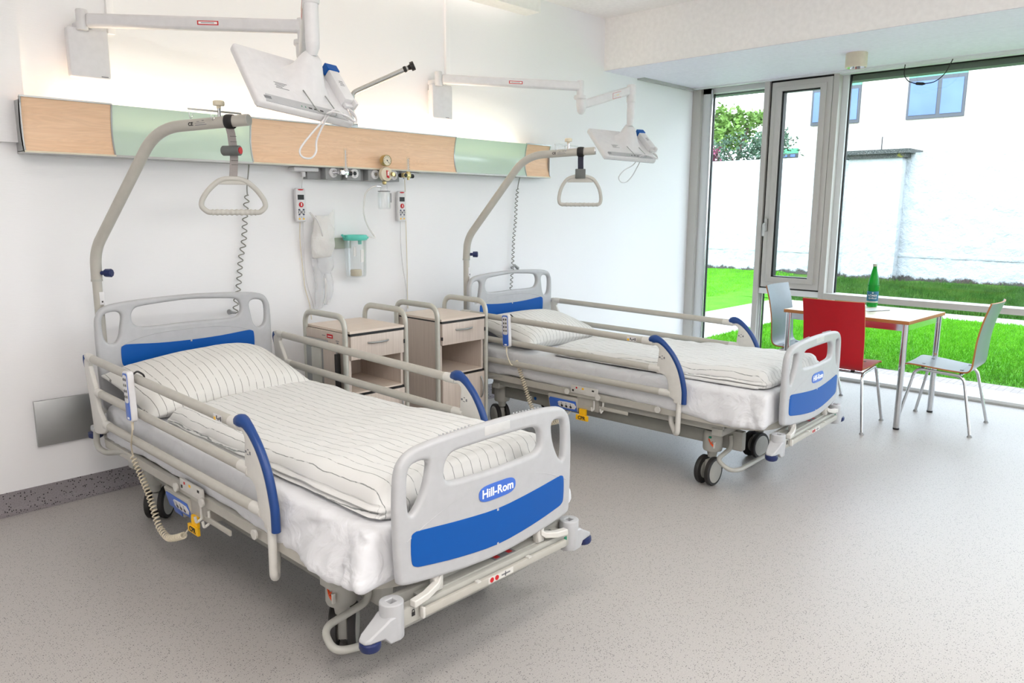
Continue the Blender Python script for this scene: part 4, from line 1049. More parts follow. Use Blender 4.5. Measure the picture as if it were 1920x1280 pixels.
# ------------------------------------------------------------------ hand controls on the side guard
def coil(path, r, turns, wr):
    """helix around a spline path"""
    P = spline(path, 16); L = [0]
    for i in range(1, len(P)): L.append(L[-1] + (P[i] - P[i - 1]).length)
    tot = L[-1]; N = turns * 10; out = []
    for k in range(N + 1):
        s = tot * k / N; i = 1
        while i < len(P) - 1 and L[i] < s: i += 1
        f = (s - L[i - 1]) / max(1e-9, L[i] - L[i - 1]); p = P[i - 1].lerp(P[i], f); d = (P[i] - P[i - 1]).normalized()
        a = d.cross(V((1, 0, 0)) if abs(d.x) < .9 else V((0, 1, 0))).normalized(); b = d.cross(a)
        th = 2 * PI * turns * k / N; out.append(p + a * math.cos(th) * r + b * math.sin(th) * r)
    return out
def handctl(k, label, y):
    t = thing('hand_control', label, 'hand control', group='bed hand controls')
    m = M4.Translation((-.525, y, .735)) @ M4.Rotation(R(-3), 4, 'X')
    bm = plate(rrect(.030, .105, .013), [], .026, .006, 2); bm.transform(m @ UPX); obj('casing', bm, 'white', t)
    bm = plate(rrect(.0238, .098, .010), [], .002, .0005, 1); bm.transform(m @ M4.Translation((-.0135, 0, 0)) @ UPX)
    fc = obj('key_face', bm, 'badge', t)
    bm = plate(rrect(.0205, .058, .012, cy=.032), [], .0012, .0003, 1); bm.transform(m @ M4.Translation((-.0150, 0, 0)) @ UPX); obj('key_field', bm, 'white', fc)
    for r_ in range(4):
        for c_ in (-1, 1):
            g = G(); g.lathe([(.0, -.0172), (.0062, -.0172), (.0072, -.0155)], (0, c_ * .0095, .072 - r_ * .024), 'x', 14); g.xf(m); q = obj('key', g, 'gtext' if (r_ + c_) % 2 else 'chassis', fc)
            g = G(); g.lathe([(.0, -.0178), (.003, -.0178), (.003, -.0170)], (0, c_ * .0095, .072 - r_ * .024), 'x', 10); g.xf(m)
            obj('key_symbol', g, 'btext', fc)
    g = G(); g.box((-.0155, -.010, -.094), (-.0145, .010, -.086)); g.xf(m); obj('maker_badge', g, 'wtext', fc)
    g = G(); g.tube(fillet([(-.512, y, .820), (-.490, y, .836), (-.464, y, .815), (-.464, y, .785)], .010), .004, 8); obj('hanging_hook', g, 'dark', t)
    yc, zc_ = (1.76, .42) if k == 1 else (1.70, .50)
    g = G(); g.tube(spline([(-.525, y, .632), (-.527, y, .60), (-.522, y + (yc - y) * .15, .56), (-.505, y + (yc - y) * .5, .51), (-.48, y + (yc - y) * .9, zc_ + .04), (-.47, yc, zc_)], 8), .0036, 8); g.tube([(-.525, y, .632), (-.526, y, .592)], [.0065, .0045], 8)
    obj('cord', g, 'ivory', t)
    if k == 1: path = [(-.47, 1.76, .42), (-.462, 1.71, .345), (-.462, 1.637, .276), (-.462, 1.585, .20), (-.462, 1.545, .152), (-.462, 1.47, .13), (-.46, 1.395, .150), (-.46, 1.300, .192)]
    else: path = [(-.47, 1.70, .50), (-.47, 1.665, .42), (-.465, 1.63, .33), (-.462, 1.60, .26), (-.46, 1.55, .20), (-.46, 1.47, .165), (-.46, 1.42, .175), (-.455, 1.36, .20)]
    g = G(); g.tube(coil(path, .0120, 36, .003), .0033, 6); g.tube([path[-1], V(path[-1]) + V((.01, -.07, .07))], .0034, 6)
    obj('coiled_cord', g, 'ivory', t); inbed(t, k); return t
handctl(1, 'blue and white hand control hooked on the left side guard of the nearest bed', 1.575)
handctl(2, 'blue and white hand control hooked on the side guard of the window side bed', 1.755)

# ------------------------------------------------------------------ bed head supply unit
t = thing('bedhead_unit', 'long curved wall unit of beech and frosted green panels above the beds', 'supply unit')
def uprof(dy=0, th=.014):
    P = [(-.125, 2.003), (-.113, 1.955), (-.104, 1.90), (-.102, 1.86), (-.108, 1.81), (-.125, 1.757)]
    return [(y - dy, z) for y, z in P], [(y - dy + th, z) for y, z in reversed(P)]
def upanel(x0, x1, mat, name, dy=0, th=.014):
    a, b = uprof(dy, th); pr_ = [V((0, p[0], p[1])) for p in [(q.x, q.y) for q in spline(a, 5)] + [(q.x, q.y) for q in spline(b, 5)]]
    g = G(); g.rings([[V((x, p.y, p.z)) for p in pr_] for x in (x0, x1)]); return obj(name, g, mat, t, smooth=30)
for x0, x1, m in ((1.022, 1.408, 'beech'), (1.414, 2.146, 'frost'), (2.152, 3.698, 'beech'), (3.704, 4.438, 'frost'), (4.444, 4.716, 'beech')):
    upanel(x0, x1, m, 'wood_panel' if m == 'beech' else 'glass_panel')
for x in (1.016, 1.408, 2.146, 3.698, 4.438, 4.716): upanel(x, x + .007, 'steel', 'edge_strip', .003, .02)
g = G(); g.box((1.016, -.128, 1.749), (4.723, -.003, 1.760)); obj('bottom_tray', g, 'alu', t)
for z in (1.752, 2.001):
    g = G(); g.box((1.016, -.131, z), (1.414, -.120, z + .008)); g.box((2.146, -.131, z), (3.704, -.120, z + .008)); g.box((4.438, -.131, z), (4.723, -.120, z + .008)); obj('edge_strip', g, 'steel' if z > 1.8 else 'ivory', t)
g = G(); g.box((1.05, -.03, 1.76), (4.70, -.003, 1.93)); obj('back_plate', g, 'white', t)
obj('end_plate', G().box((1.016, -.12, 1.757), (1.020, -.003, 1.99)), 'steel', t); obj('end_plate', G().box((4.719, -.12, 1.757), (4.723, -.003, 1.99)), 'steel', t)
# white wall ducts and display arm bases
for k, (x0, x1, xm) in enumerate(((1.462, 1.496, 1.355), (3.706, 3.745, 3.635))):
    o = obj('wall_duct', G().box((x0, -.022, 2.36), (x1, 0, CH), .002), 'wall'); tag(o, ['narrow white cable duct running up the wall above the first arm base', 'narrow white cable duct running up the wall above the second arm base'][k], 'cable duct', 'wall cable ducts')
def arm(k, bx, elbow, post, c, u, v, n):
    t = thing('monitor_mount', ['white swivel display arm reaching out over the nearest bed', 'white folding display arm over the window side bed'][k], 'display arm', group='display arms')
    bp_ = plate(rrect(.092, .117, .014), [], .045, .008, 2)
    bp_.transform(M4.Translation((bx + (.010 if k == 0 else .03), -.068, 2.238)) @ UPY); bs = obj('wall_cover', bp_, 'white', t)
    g = G(); g.box((bx + .055, -.0912, 2.133), (bx + .087, -.0906, 2.137)); obj('maker_print', g, 'gtext', bs)
    g = G(); g.box((bx - .03, -.04, 2.16), (bx + .09, 0, 2.32)); g.box((bx - .03, -.11, 2.355), (bx + .03, 0, 2.385), .003); obj('wall_bracket', g, 'white', t)
    a = V((bx - .015, -.10, 2.385)); e = V((*elbow, 2.385)); d = (e - a).normalized()
    g = G(); g.tube([a + V((0, 0, -.045)), a + V((0, 0, .045)), a + V((0, 0, .05))], [.026, .026, .023], 24); pv = obj('pivot', g, 'white', t)
    g = G(); g.sweeprect([a + d * .02, e], .045, .064); am = obj('first_arm', g, 'white', t, bevel=.014)
    s = d.cross(V((0, 0, 1))); s = s if s.y < 0 else -s
    q = a + d * (.54 if k == 0 else .50) + s * .0228
    g = G(); g.sweeprect([q, q + d * .10], .001, .020); st = obj('sticker', g, 'red', am)
    g = G(); g.sweeprect([q + d * .006 + s * .0008, q + d * .094 + s * .0008], .001, .011); obj('sticker_field', g, 'wtext', st)
    g = G(); g.sweeprect([q + d * .018 + s * .0014, q + d * .08 + s * .0014], .001, .003); obj('sticker_line', g, 'gtext', st)
    g = G(); g.tube([e + V((0, 0, -.10)), e + V((0, 0, .036)), e + V((0, 0, .04))], [.026, .026, .022], 24); obj('elbow', g, 'white', t)
    p = V((*post, 0)); E0 = e + V((0, 0, -.11)); d2 = (p - V((*elbow, 0))).normalized(); E0 = e + d2 * .01 + V((0, 0, -.12)); Ph = V((*post, 2.40 if k else 2.46))
    g = G(); g.lathe([(.0, .02), (.044, .02), (.046, .01), (.046, -.002), (.040, -.008), (.0, -.008)], e + V((0, 0, -.085))); g.lathe([(.0, .0), (.038, 0), (.036, -.05), (.030, -.085), (.015, -.105), (.0, -.108)], e + V((0, 0, -.09)) + d2 * .012); obj('knuckle', g, 'white', t)
    g = G(); g.sweeprect([E0 + d2 * .02 + V((0, 0, -.005)), Ph - d2 * .03 + V((0, 0, -.012))], .052, .066); sa = obj('spring_arm', g, 'white', t, bevel=.012)
    s2 = d2.cross(V((0, 0, 1))); s2 = s2 if s2.dot(V((-1, -1, 0))) > 0 else -s2
    q = (E0 + V((0, 0, -.005))).lerp(Ph + V((0, 0, -.012)), .58) + s2 * .0266; dd = (Ph - E0).normalized()
    g = G()
    for dz in (-.02, .02): g.sweeprect([q + V((0, 0, dz)), q + dd * .08 + V((0, 0, dz))], .001, .002)
    g.sweeprect([q, q + dd * .002], .001, .04); sk = obj('sticker', g, 'red', sa)
    g = G(); g.sweeprect([q + dd * .012, q + dd * .018], .001, .010); g.sweeprect([q + dd * .035, q + dd * .06], .001, .012); obj('sticker_mark', g, 'ivory', sk)
    g = G(); g.tube([Ph + V((0, 0, .035)), Ph + V((0, 0, .03)), Ph + V((0, 0, -.09)), Ph + V((0, 0, -.095))], [.030, .036, .036, .033], 28); obj('post_head', g, 'white', t)
    zb_ = 2.175
    g = G(); g.tube([Ph + V((0, 0, -.09)), V((*post, zb_ + .03))], .0305, 28); obj('post', g, 'white', t)
    tip = c + u * .085 + v * .115 + n * .085
    g = G(); g.rings([[V((*post, 0)) + V((.030 * math.cos(a_), .030 * math.sin(a_), zb_ + .032)) for a_ in [2 * PI * i / 24 for i in range(24)]],
                      [V((*post, 0)) + V((.029 * math.cos(a_), .029 * math.sin(a_), zb_ + .012)) for a_ in [2 * PI * i / 24 for i in range(24)]],
                      [tip + (V((*post, zb_)) - tip) * .3 + V((.022 * math.cos(a_), .022 * math.sin(a_), 0)) for a_ in [2 * PI * i / 24 for i in range(24)]]]); obj('post_foot', g, 'white', t)
    # bedside terminal
    m = thing('bedside_display', ['white flat bedside display seen from behind over the nearest bed', 'white flat bedside display seen from behind over the window side bed'][k], 'display', group='bedside displays')
    m.location = c; m.rotation_mode = 'QUATERNION'
    m.rotation_quaternion = M4(((u.x, v.x, n.x, 0), (u.y, v.y, n.y, 0), (u.z, v.z, n.z, 0), (0, 0, 0, 1))).to_quaternion()
    bm = plate(rrect(.2355, .173, .018), [], .040, .013, 3); cs_ = obj('casing', bm, 'white', m)
    g = G(); g.rings([[V((x, y, z)) for x, y in ((-.20, -.166), (.20, -.166), (.19, -.12), (-.19, -.12))] for z in (.018, .0205)]); obj('port_recess', g, 'board', cs_)
    g = G(); g.box((-.222, -.163, -.0215), (.222, .163, -.0195)); obj('screen', g, 'black', m)
    def ell(cx, cy, rx, ry, z, n_=28): return [V((cx + rx * math.copysign(abs(math.cos(a_)) ** .8, math.cos(a_)), cy + ry * math.copysign(abs(math.sin(a_)) ** .8, math.sin(a_)), z)) for a_ in [2 * PI * i / n_ for i in range(n_)]]
    g = G(); g.rings([ell(.055, .010, .110, .115, .018), ell(.060, .022, .092, .100, .028), ell(.066, .040, .070, .088, .045), ell(.072, .065, .055, .075, .068), ell(.078, .088, .046, .055, .088), ell(.083, .105, .038, .040, .100), ell(.085, .112, .026, .026, .106)])
    hs = obj('mount_housing', g, 'white', m, smooth=60)
    g = G(); g.lathe([(.0, .0), (.003, .0), (.003, -.002), (.0, -.002)], (.075, -.005, .060)); obj('screw', g, 'btext', hs)
    g = G(); g.tube(fillet([(.005, -.055, .035), (.018, -.155, .040), (.030, -.186, .040), (.115, -.186, .040), (.128, -.155, .04), (.115, -.055, .035)], .015), .0025, 8); obj('cable_bracket', g, 'steel', m)
    # rating plate and grilles, ports
    g = G()
    for i in range(5): g.box((-.118 + .004 * (i % 2), -.062 + .008 * i, .0196), (-.118 + .062 - .010 * ((i * 3) % 4), -.0588 + .008 * i, .0204))
    obj('rating_plate', g, 'gtext', cs_)
    for x in (-.185, .195):
        g = G()
        for i in range(5): g.box((x - .016, -.148 + i * .0035, .0206), (x + .016, -.1465 + i * .0035, .0212))
        obj('speaker_grille', g, 'gtext', cs_)
    for i, (x, w_) in enumerate(((-.03, .004), (-.012, .004), (.012, .016), (.038, .016), (.068, .016))):
        g = G(); g.box((x - w_ / 2, -.150, .0206), (x + w_ / 2, -.143, .0212)); obj('port', g, 'green' if w_ < .01 else 'btext', cs_)
    # handset clipped to the side
    h = thing('handset', ['white handset with blue end clipped beside the nearest display', 'white handset with blue end clipped beside the window side display'][k], 'handset', group='display handsets')
    h.location = c + u * .222 + v * .035 + n * .040; h.rotation_mode = 'QUATERNION'
    h.rotation_quaternion = m.rotation_quaternion @ M4.Rotation(R(4), 4, 'Z').to_quaternion()
    obj('casing', G().box((-.030, -.105, -.024), (.030, .080, .022), .008), 'white', h)
    g = G(); g.rings([[V((x, y, z)) for x, y in ((-.033, .078), (.033, .078), (.033, .118), (-.033, .118))] for z in (-.016, .024)]); obj('blue_end', g, 'blue', h, bevel=.003)
    g = G(); g.box((-.024, -.125, -.018), (.026, -.103, .0), .003); g.box((.016, -.13, -.01), (.030, -.10, .024), .002); obj('plug', g, 'white', h)
    g = G(); 
    for i in range(4): g.box((-.014 + .004 * (i % 2), -.02 + .009 * i, .0222), (.010, -.0175 + .009 * i, .0230))
    obj('print', g, 'gtext', h)
    A_ = lambda a_, b_, c_: c + u * a_ + v * b_ + n * c_
    st = A_(.225, -.095, .03)
    if k == 0: lp = [A_(.085, -.172, .045), V((1.83, -1.36, 1.865)), V((1.775, -1.34, 1.80)), V((1.735, -1.33, 1.745)), V((1.745, -1.33, 1.715)), V((1.785, -1.33, 1.712)), V((1.812, -1.33, 1.74)), V((1.822, -1.33, 1.80)), A_(.095, -.170, .055)]
    else: lp = [A_(.075, -.172, .045), V((4.86, -.84, 1.835)), V((4.77, -.82, 1.79)), V((4.735, -.80, 1.74)), V((4.77, -.80, 1.705)), V((4.84, -.80, 1.71)), V((4.90, -.81, 1.76)), V((4.935, -.83, 1.83)), A_(.10, -.170, .05)]
    g = G(); g.tube(spline([st, st - v * .05 + n * .015, A_(.205, -.205, .05), A_(.15, -.19, .06)] + lp + [A_(.17, -.185, .045), A_(.21, -.19, .04), A_(.24, -.15, .03), A_(.235, -.095, .02)], 6), .0042, 8)
    o = obj('display_cable', g, 'white'); tag(o, ['thick white cable looping below the nearest display', 'white cable looping below the window side display'][k], 'cable', 'display cables')
MU = [(V((1.773, -1.24, 2.011)), V((.993, .041, -.107)), V((.053, .669, .742))), (V((4.849, -.735, 1.981)), V((.939, -.341, -.039)), V((.286, .712, .641)))]
for k, (bx, el, po) in enumerate(((1.335, (2.113, -.766), (1.872, -1.24)), (3.58, (4.468, -.628), (4.935, -.75)))):
    c, u, v = MU[k]; u = u.normalized(); v = (v - u * v.dot(u)).normalized(); arm(k, bx, el, po, c, u, v, u.cross(v))
# swivel reading lamp arm
t = thing('lamp_arm', 'chrome tube arm with black end sticking up from the bed head unit', 'lamp arm')
e_ = V((3.135, -.35, 2.383)); d_ = (e_ - V((2.87, -.115, 2.235))).normalized()
obj('tube', G().tube(fillet([(2.845, -.09, 1.99), (2.852, -.10, 2.215), e_ - d_ * .03], .03, 8), .0155, 16), 'steel', t)
obj('collar', G().tube([e_ - d_ * .06, e_ - d_ * .055, e_ - d_ * .045, e_ - d_ * .04], [.016, .0195, .0195, .016], 16), 'black', t)
obj('end_knob', G().tube([e_ - d_ * .035, e_ - d_ * .012, e_ - d_ * .01, e_ + d_ * .012, e_ + d_ * .014], [.012, .018, .028, .028, .024], 24), 'black', t)
obj('base', G().box((2.83, -.115, 2.002), (2.88, -.07, 2.03), .004), 'steel', t)
# ------------------------------------------------------------------ medical gas strip
t = thing('gas_outlet_strip', 'grey strip with four round medical gas outlets below the bed head unit', 'gas outlet strip')
g = G(); g.box((2.535, -.055, 1.678), (3.20, 0, 1.752), .003); obj('channel', g, 'gasbox', t)
for x0, x1 in ((2.630, 2.735), (2.787, 2.888), (2.948, 3.055), (3.06, 3.199)):
    b_ = obj('outlet_box', G().box((x0, -.11, 1.678), (x1, -.05, 1.750), .003), 'gasbox', t)
    cx = (x0 + x1) / 2 if x0 < 3.0 else 3.150
    if x0 == 2.948: cx = 2.998
    cz = 1.720
    ring = obj('outlet', G().lathe([(.0, -.122), (.024, -.122), (.030, -.119), (.031, -.112), (.031, -.108)], (cx, 0, cz), 'y', 32), 'white', b_)
    ct = obj('outlet_centre', G().lathe([(.0, -.126), (.011, -.126), (.0135, -.121), (.022, -.1215), (.022, -.1225)][:3], (cx, 0, cz), 'y', 24), 'chrome' if cx != 2.8375 else 'black', ring)
    g = G()
    for a_ in range(5): g.box((cx - .020 + a_ * .009, -.1232, cz + (.014 if a_ % 2 else .0155) - .003 * abs(a_ - 2)), (cx - .015 + a_ * .009, -.1222, cz + (.0165 if a_ % 2 else .018) - .003 * abs(a_ - 2)))
    g.box((cx - .008, -.1232, cz - .019), (cx + .008, -.1222, cz - .016)); obj('outlet_print', g, 'gtext', ring)
def flowmeter(x, zt_, lab, mat):
    t = thing('flow_meter', lab, 'flow meter', group='oxygen flow meters')
    obj('connector', G().lathe([(.0, -.19), (.012, -.19), (.014, -.175), (.014, -.125), (.0, -.125)], (x - .03, 0, 1.720), 'y', 20), 'black' if mat == 'black' else 'chrome', t)
    g = G(); g.box((x - .045, -.185, 1.705), (x + .018, -.155, 1.735), .005); g.lathe([(.0, 1.69), (.009, 1.69), (.009, 1.705), (.015, 1.706), (.016, 1.738), (.013, 1.745), (.0, 1.745)], (x + .004, -.17, 0)); obj('valve_body', g, 'chrome' if mat != 'black' else 'brass', t)
    obj('knob', G().tube([(x + .018, -.17, 1.716), (x + .022, -.17, 1.716), (x + .043, -.17, 1.716), (x + .046, -.17, 1.716)], [.010, .014, .014, .011], 16), 'black', t)
    tb = obj('tube', G().lathe([(.0, 1.742), (.0115, 1.742), (.0115, zt_ - .006), (.008, zt_), (.0, zt_)], (x + .004, -.17, 0), n=20), 'jar', t)
    obj('float_rod', G().cyl((x + .004, -.17, 1.745), (x + .004, -.17, zt_ - .012), .0035, n=10), 'white', tb)
    g = G()
    for i in range(9): g.box((x - .004, -.1825, 1.755 + i * .009), (x + (.004 if i % 2 else .010), -.1818, 1.7563 + i * .009))
    obj('scale', g, 'btext' if mat == 'black' else 'gtext', tb)
flowmeter(2.735, 1.868, 'clear upright flow meter on the leftmost gas outlet', 'chrome'); flowmeter(3.225, 1.84, 'clear upright flow meter with black scale on the rightmost gas outlet', 'black')
t = thing('vacuum_regulator', 'round vacuum regulator with dial gauge on the third gas outlet', 'vacuum regulator')
obj('body', G().lathe([(.0, -.185), (.020, -.185), (.044, -.178), (.046, -.17), (.046, -.15), (.030, -.14), (.014, -.125), (.0, -.125)], (3.048, 0, 1.722), 'y', 36), 'cream', t)
obj('knob', G().lathe([(.0, -.20), (.012, -.20), (.014, -.195), (.014, -.184), (.0, -.184)], (3.085, 0, 1.722), 'y', 20), 'brass', t)
g = G(); g.rings([[V((3.036, y, 1.722 + .024)), V((3.052, y, 1.722 + .020)), V((3.058, y, 1.722 - .026)), V((3.040, y, 1.722 - .022))] for y in (-.192, -.184)]); sw = obj('selector', g, 'red', t, bevel=.002)
g = G(); g.box((3.042, -.1935, 1.712), (3.050, -.192, 1.738)); obj('selector_mark', g, 'wtext', sw)
gg = obj('gauge', G().lathe([(.0, -.150), (.030, -.150), (.035, -.154), (.036, -.185), (.033, -.190), (.031, -.186), (.0, -.186)], (3.045, 0, 1.808), 'y', 36), 'brass', t)
obj('dial', G().lathe([(.0, -.187), (.030, -.187), (.030, -.186)], (3.045, 0, 1.808), 'y', 32), 'ivory', gg)
g = G()
for i in range(9):
    a_ = R(220 - i * 32.5); p = V((math.cos(a_), 0, math.sin(a_))); q = V((3.045, -.1878, 1.808)); g.sweeprect([q + p * .021, q + p * .027], .0016, .001, up=(0, 1, 0))
q = V((3.045, -.1882, 1.808)); g.sweeprect([q - V((-.010, 0, .012)) * -.4, q + V((.014, 0, -.018))], .002, .001, up=(0, 1, 0)); g.lathe([(.0, -.189), (.004, -.189), (.004, -.187)], (3.045, 0, 1.808), 'y', 12); obj('needle', g, 'btext', gg)
obj('jar_coupling', G().lathe([(.0, 1.676), (.010, 1.676), (.014, 1.674), (.014, 1.66), (.008, 1.655), (.0, 1.655)], (3.035, -.165, 0)), 'brass', t)
t = thing('collection_jar', 'small clear jar hanging below the vacuum regulator', 'jar')
jr = obj('jar', G().lathe([(.0, 1.497), (.036, 1.497), (.041, 1.503), (.042, 1.51), (.042, 1.60), (.038, 1.612), (.028, 1.617), (.027, 1.617), (.037, 1.608), (.040, 1.598), (.040, 1.512), (.036, 1.503), (.0, 1.503)], (3.03, -.165, 0), n=32, cap=False), 'jar', t)
obj('lid', G().lathe([(.0, 1.655), (.020, 1.655), (.024, 1.65), (.026, 1.62), (.026, 1.612), (.0, 1.612)], (3.03, -.165, 0), n=28), 'jar', t)
g = G(); g.lathe([(.0405, 1.614), (.0405, 1.610)], (3.03, -.165, 0), cap=False); obj('rim', g, 'gtext', t)
g = G(); g.box((3.058, -.1965, 1.54), (3.064, -.195, 1.60)); obj('jar_scale', g, 'gtext', jr)
obj('spigot', G().cyl((3.005, -.165, 1.642), (2.97, -.165, 1.644), .0045, n=10), 'chrome', t)
g = G(); g.tube(spline([(2.97, -.165, 1.644), (2.945, -.15, 1.635), (2.920, -.12, 1.60), (2.915, -.10, 1.53), (2.93, -.08, 1.45), (2.965, -.07, 1.38), (3.015, -.06, 1.325), (3.02, -.065, 1.312), (2.99, -.08, 1.312), (2.93, -.09, 1.322)], 8), .0055, 10); o = obj('suction_hose', g, 'bag'); tag(o, 'thin clear hose curving from the jar down to the teal lid', 'hose')
# ------------------------------------------------------------------ canister, rail, bag
g = G(); g.box((2.70, -.022, 1.243), (2.86, 0, 1.312), .002); t = obj('equipment_rail', g, 'medrail'); tag(t, 'short pale green grey rail on the wall between the bag and canister', 'rail')
g = G(); g.box((2.692, -.024, 1.2430), (2.702, 0, 1.312)); obj('rail_end', g, 'medrail', t)
g = G(); g.lathe([(.0, -.026), (.004, -.026), (.004, -.022)], (2.715, 0, 1.295), 'y', 12); obj('screw', g, 'black', t)
t = thing('suction_canister', 'clear suction canister with teal lid on the wall rail', 'canister', (2.842, -.095, 0))
obj('canister', G().lathe([(.0, 1.06), (.058, 1.06), (.064, 1.066), (.066, 1.08), (.072, 1.30), (.070, 1.30), (.064, 1.082), (.058, 1.066), (.0, 1.066)], n=40, cap=False), 'jar', t)
ld = obj('lid', G().lathe([(.0, 1.318), (.05, 1.322), (.060, 1.332), (.074, 1.332), (.079, 1.324), (.079, 1.306), (.074, 1.298), (.0, 1.298)], n=40), 'teal', t)
g = G(); g.tube([(.078, 0, 1.318), (.102, .0, 1.312)], .006, 10); g.tube([(-.078, 0, 1.318), (-.098, -.005, 1.326), (-.102, -.005, 1.336)], [.006, .005, .009], 10); g.cyl((.02, -.02, 1.300), (.022, -.02, 1.272), .012); obj('spigot', g, 'teal', ld)
obj('gel_tablet', G().lathe([(.0, 1.067), (.034, 1.067), (.038, 1.075), (.036, 1.09), (.038, 1.098), (.034, 1.108), (.0, 1.11)]), 'cream', t)
g = G(); g.box((-.05, -.056, 1.20), (-.032, -.048, 1.26)); g.box((-.01, -.0745, 1.16), (.012, -.070, 1.24)); obj('print', g, 'bag', t)
def bagmesh(rows, seed, n=28, amp=.006):
    g = G(); rs = []
    P = spline([(r_[0], r_[1], r_[2]) for r_ in rows], 4); W = spline([(r_[3], r_[4], 0) for r_ in rows], 4)
    for p, w_ in zip(P, W):
        ring = []
        for i in range(n):
            a_ = 2 * PI * i / n; k = 1 + .35 * noise.noise((math.cos(a_) * 1.6, math.sin(a_) * 1.6, p.z * 14 + seed))
            ring.append(V((p.x + w_.x * math.cos(a_) * k, p.y + w_.y * math.sin(a_) * k, p.z)))
        rs.append(ring)
    g.rings(rs); return g
t = thing('supply_bag', 'crumpled translucent white plastic bag hanging on the wall by the left handset', 'plastic bag')
bg_ = obj('bag', bagmesh([(2.628, -.05, 1.455, .050, .010), (2.625, -.055, 1.42, .066, .022), (2.620, -.06, 1.36, .078, .032), (2.615, -.065, 1.29, .085, .038), (2.615, -.065, 1.24, .080, .036), (2.612, -.06, 1.205, .068, .028), (2.608, -.055, 1.190, .050, .018)], 3), 'bag', t, smooth=60)
for s, pts in ((-1, [(2.535, -.05, 1.480), (2.62, -.05, 1.35), (2.60, -.06, 1.42)]), (1, [(2.722, -.05, 1.50), (2.72, -.05, 1.36), (2.64, -.06, 1.43)])):
    a_, b_, c_ = [V(p) for p in pts]; g = G(); rs = []
    for i in range(8):
        f = i / 7; rs.append([a_.lerp(b_, f), a_.lerp(b_.lerp(c_, .5), f) + V((0, -.016 * f, 0)), a_.lerp(c_, f), a_.lerp(b_.lerp(c_, .5), f) + V((0, .012 * f, 0))])
    g.rings(rs); obj('bag_flap', g, 'bag', bg_, smooth=60)
g = G(); g.tube(spline([(2.540, -.060, 1.478), (2.572, -.085, 1.43), (2.585, -.10, 1.38), (2.60, -.10, 1.33)], 6), .004, 8); obj('bag_seam', g, 'white', bg_)
t = thing('tubing_pack', 'bunched clear tubing in film hanging below the white bag', 'tubing pack')
for i, (rows, sd) in enumerate((([(2.625, -.05, 1.215, .052, .022), (2.635, -.055, 1.16, .058, .026), (2.64, -.055, 1.12, .050, .022), (2.635, -.05, 1.09, .036, .015)], 5),
    ([(2.60, -.04, 1.19, .045, .015), (2.595, -.045, 1.10, .036, .016), (2.592, -.045, 1.0, .030, .015), (2.590, -.045, .92, .030, .013), (2.592, -.04, .87, .020, .006)], 8),
    ([(2.655, -.04, 1.10, .030, .014), (2.662, -.045, 1.03, .032, .015), (2.658, -.045, .95, .026, .014), (2.64, -.04, .89, .014, .008)], 11))):
    obj('film', bagmesh(rows, sd, 20), 'film', t, smooth=60)
for i in range(3):
    x = 2.582 + i * .03; g = G(); g.tube(spline([(x + .03, -.045, 1.20), (x + .012, -.05, 1.10), (x, -.05, 1.0), (x + .008, -.045, .90), (x + .022, -.05, .95), (x + .026, -.05, 1.06)], 8), .0035, 8); obj('tubing', g, 'bag', t)
# ------------------------------------------------------------------ nurse call handsets with cords
def callset(k, x, zc, lab):
    t = thing('call_handset', lab, 'call handset', group='patient call handsets')
    bm = plate(rrect(.035, .103, .014), [], .026, .007, 2)
    m = M4.Translation((x, -.032, zc)) @ UPY; bm.transform(m); obj('casing', bm, 'white', t)
    g = G(); g.rings([[V((x + .020 * math.cos(a_), y, zc + .094 + (.006 if math.sin(a_) < 0 else .003) * math.sin(a_))) for a_ in [2 * PI * i / 20 for i in range(20)]] for y in (-.0465, -.0445)]); obj('red_lens', g, 'red', t)
    g = G(); g.box((x - .022, -.0465, zc + .032), (x + .021, -.0450, zc + .062)); obj('screen', g, 'black', t)
    rb = obj('call_button', G().lathe([(.0, -.0485), (.013, -.0485), (.016, -.0470), (.016, -.045)], (x, 0, zc + .002), 'y', 24), 'red', t)
    g = G(); g.box((x - .003, -.0495, zc - .006), (x + .003, -.0484, zc + .006)); g.lathe([(.0, -.0495), (.003, -.0495), (.003, -.0484)], (x, 0, zc + .009), 'y', 12); obj('button_symbol', g, 'wtext', rb)
    for zz in (-.027, -.059):
        for s in (-1, 1):
            g = G(); g.box((x + s * .015 - .006, -.047, zc + zz - .0035), (x + s * .015 + .006, -.045, zc + zz + .0035), .001); obj('key', g, 'navy', t)
    for s in (-1, 1):
        g = G(); g.lathe([(.011, -.0465), (.011, -.045), (.008, -.045), (.008, -.0465)], (x + s * .012, 0, zc - .043), 'y', 18, cap=False); obj('key_ring', g, 'gtext', t)
        g = G(); g.box((x + s * .014 - .006, -.0468, zc - .088), (x + s * .014 + .006, -.045, zc - .080)); obj('light_key', g, 'yellow', t)
    g = G(); g.box((x - .006, -.0465, zc - .046), (x + .006, -.0450, zc - .040)); 
    for s in (-1, 0, 1): g.box((x + s * .014 - .004, -.0465, zc - .074), (x + s * .014 + .004, -.0450, zc - .071))
    obj('key_print', g, 'gtext', t)
    return t
CS1 = callset(1, 2.490, 1.520, 'white call handset with red button on the wall left of the bag')
CS2 = callset(2, 3.270, 1.517, 'white call handset with red button on the wall above the taller window side cabinet')
def cord(pts, r, mat, parent):
    g = G(); g.tube(spline(pts, 8), r, 8); return obj('cord', g, mat, parent)
CA1 = t = thing('cord_adapter', 'flat white cord adapter box under the unit left of the gas strip', 'adapter'); 
obj('casing', G().box((2.43, -.085, 1.722), (2.60, -.01, 1.748), .006), 'white', t); obj('plug', G().box((2.500, -.058, 1.690), (2.522, -.036, 1.724), .003), 'white', t)
CA2 = t = thing('cord_adapter', 'flat white cord adapter box under the unit right of the gas strip', 'adapter')
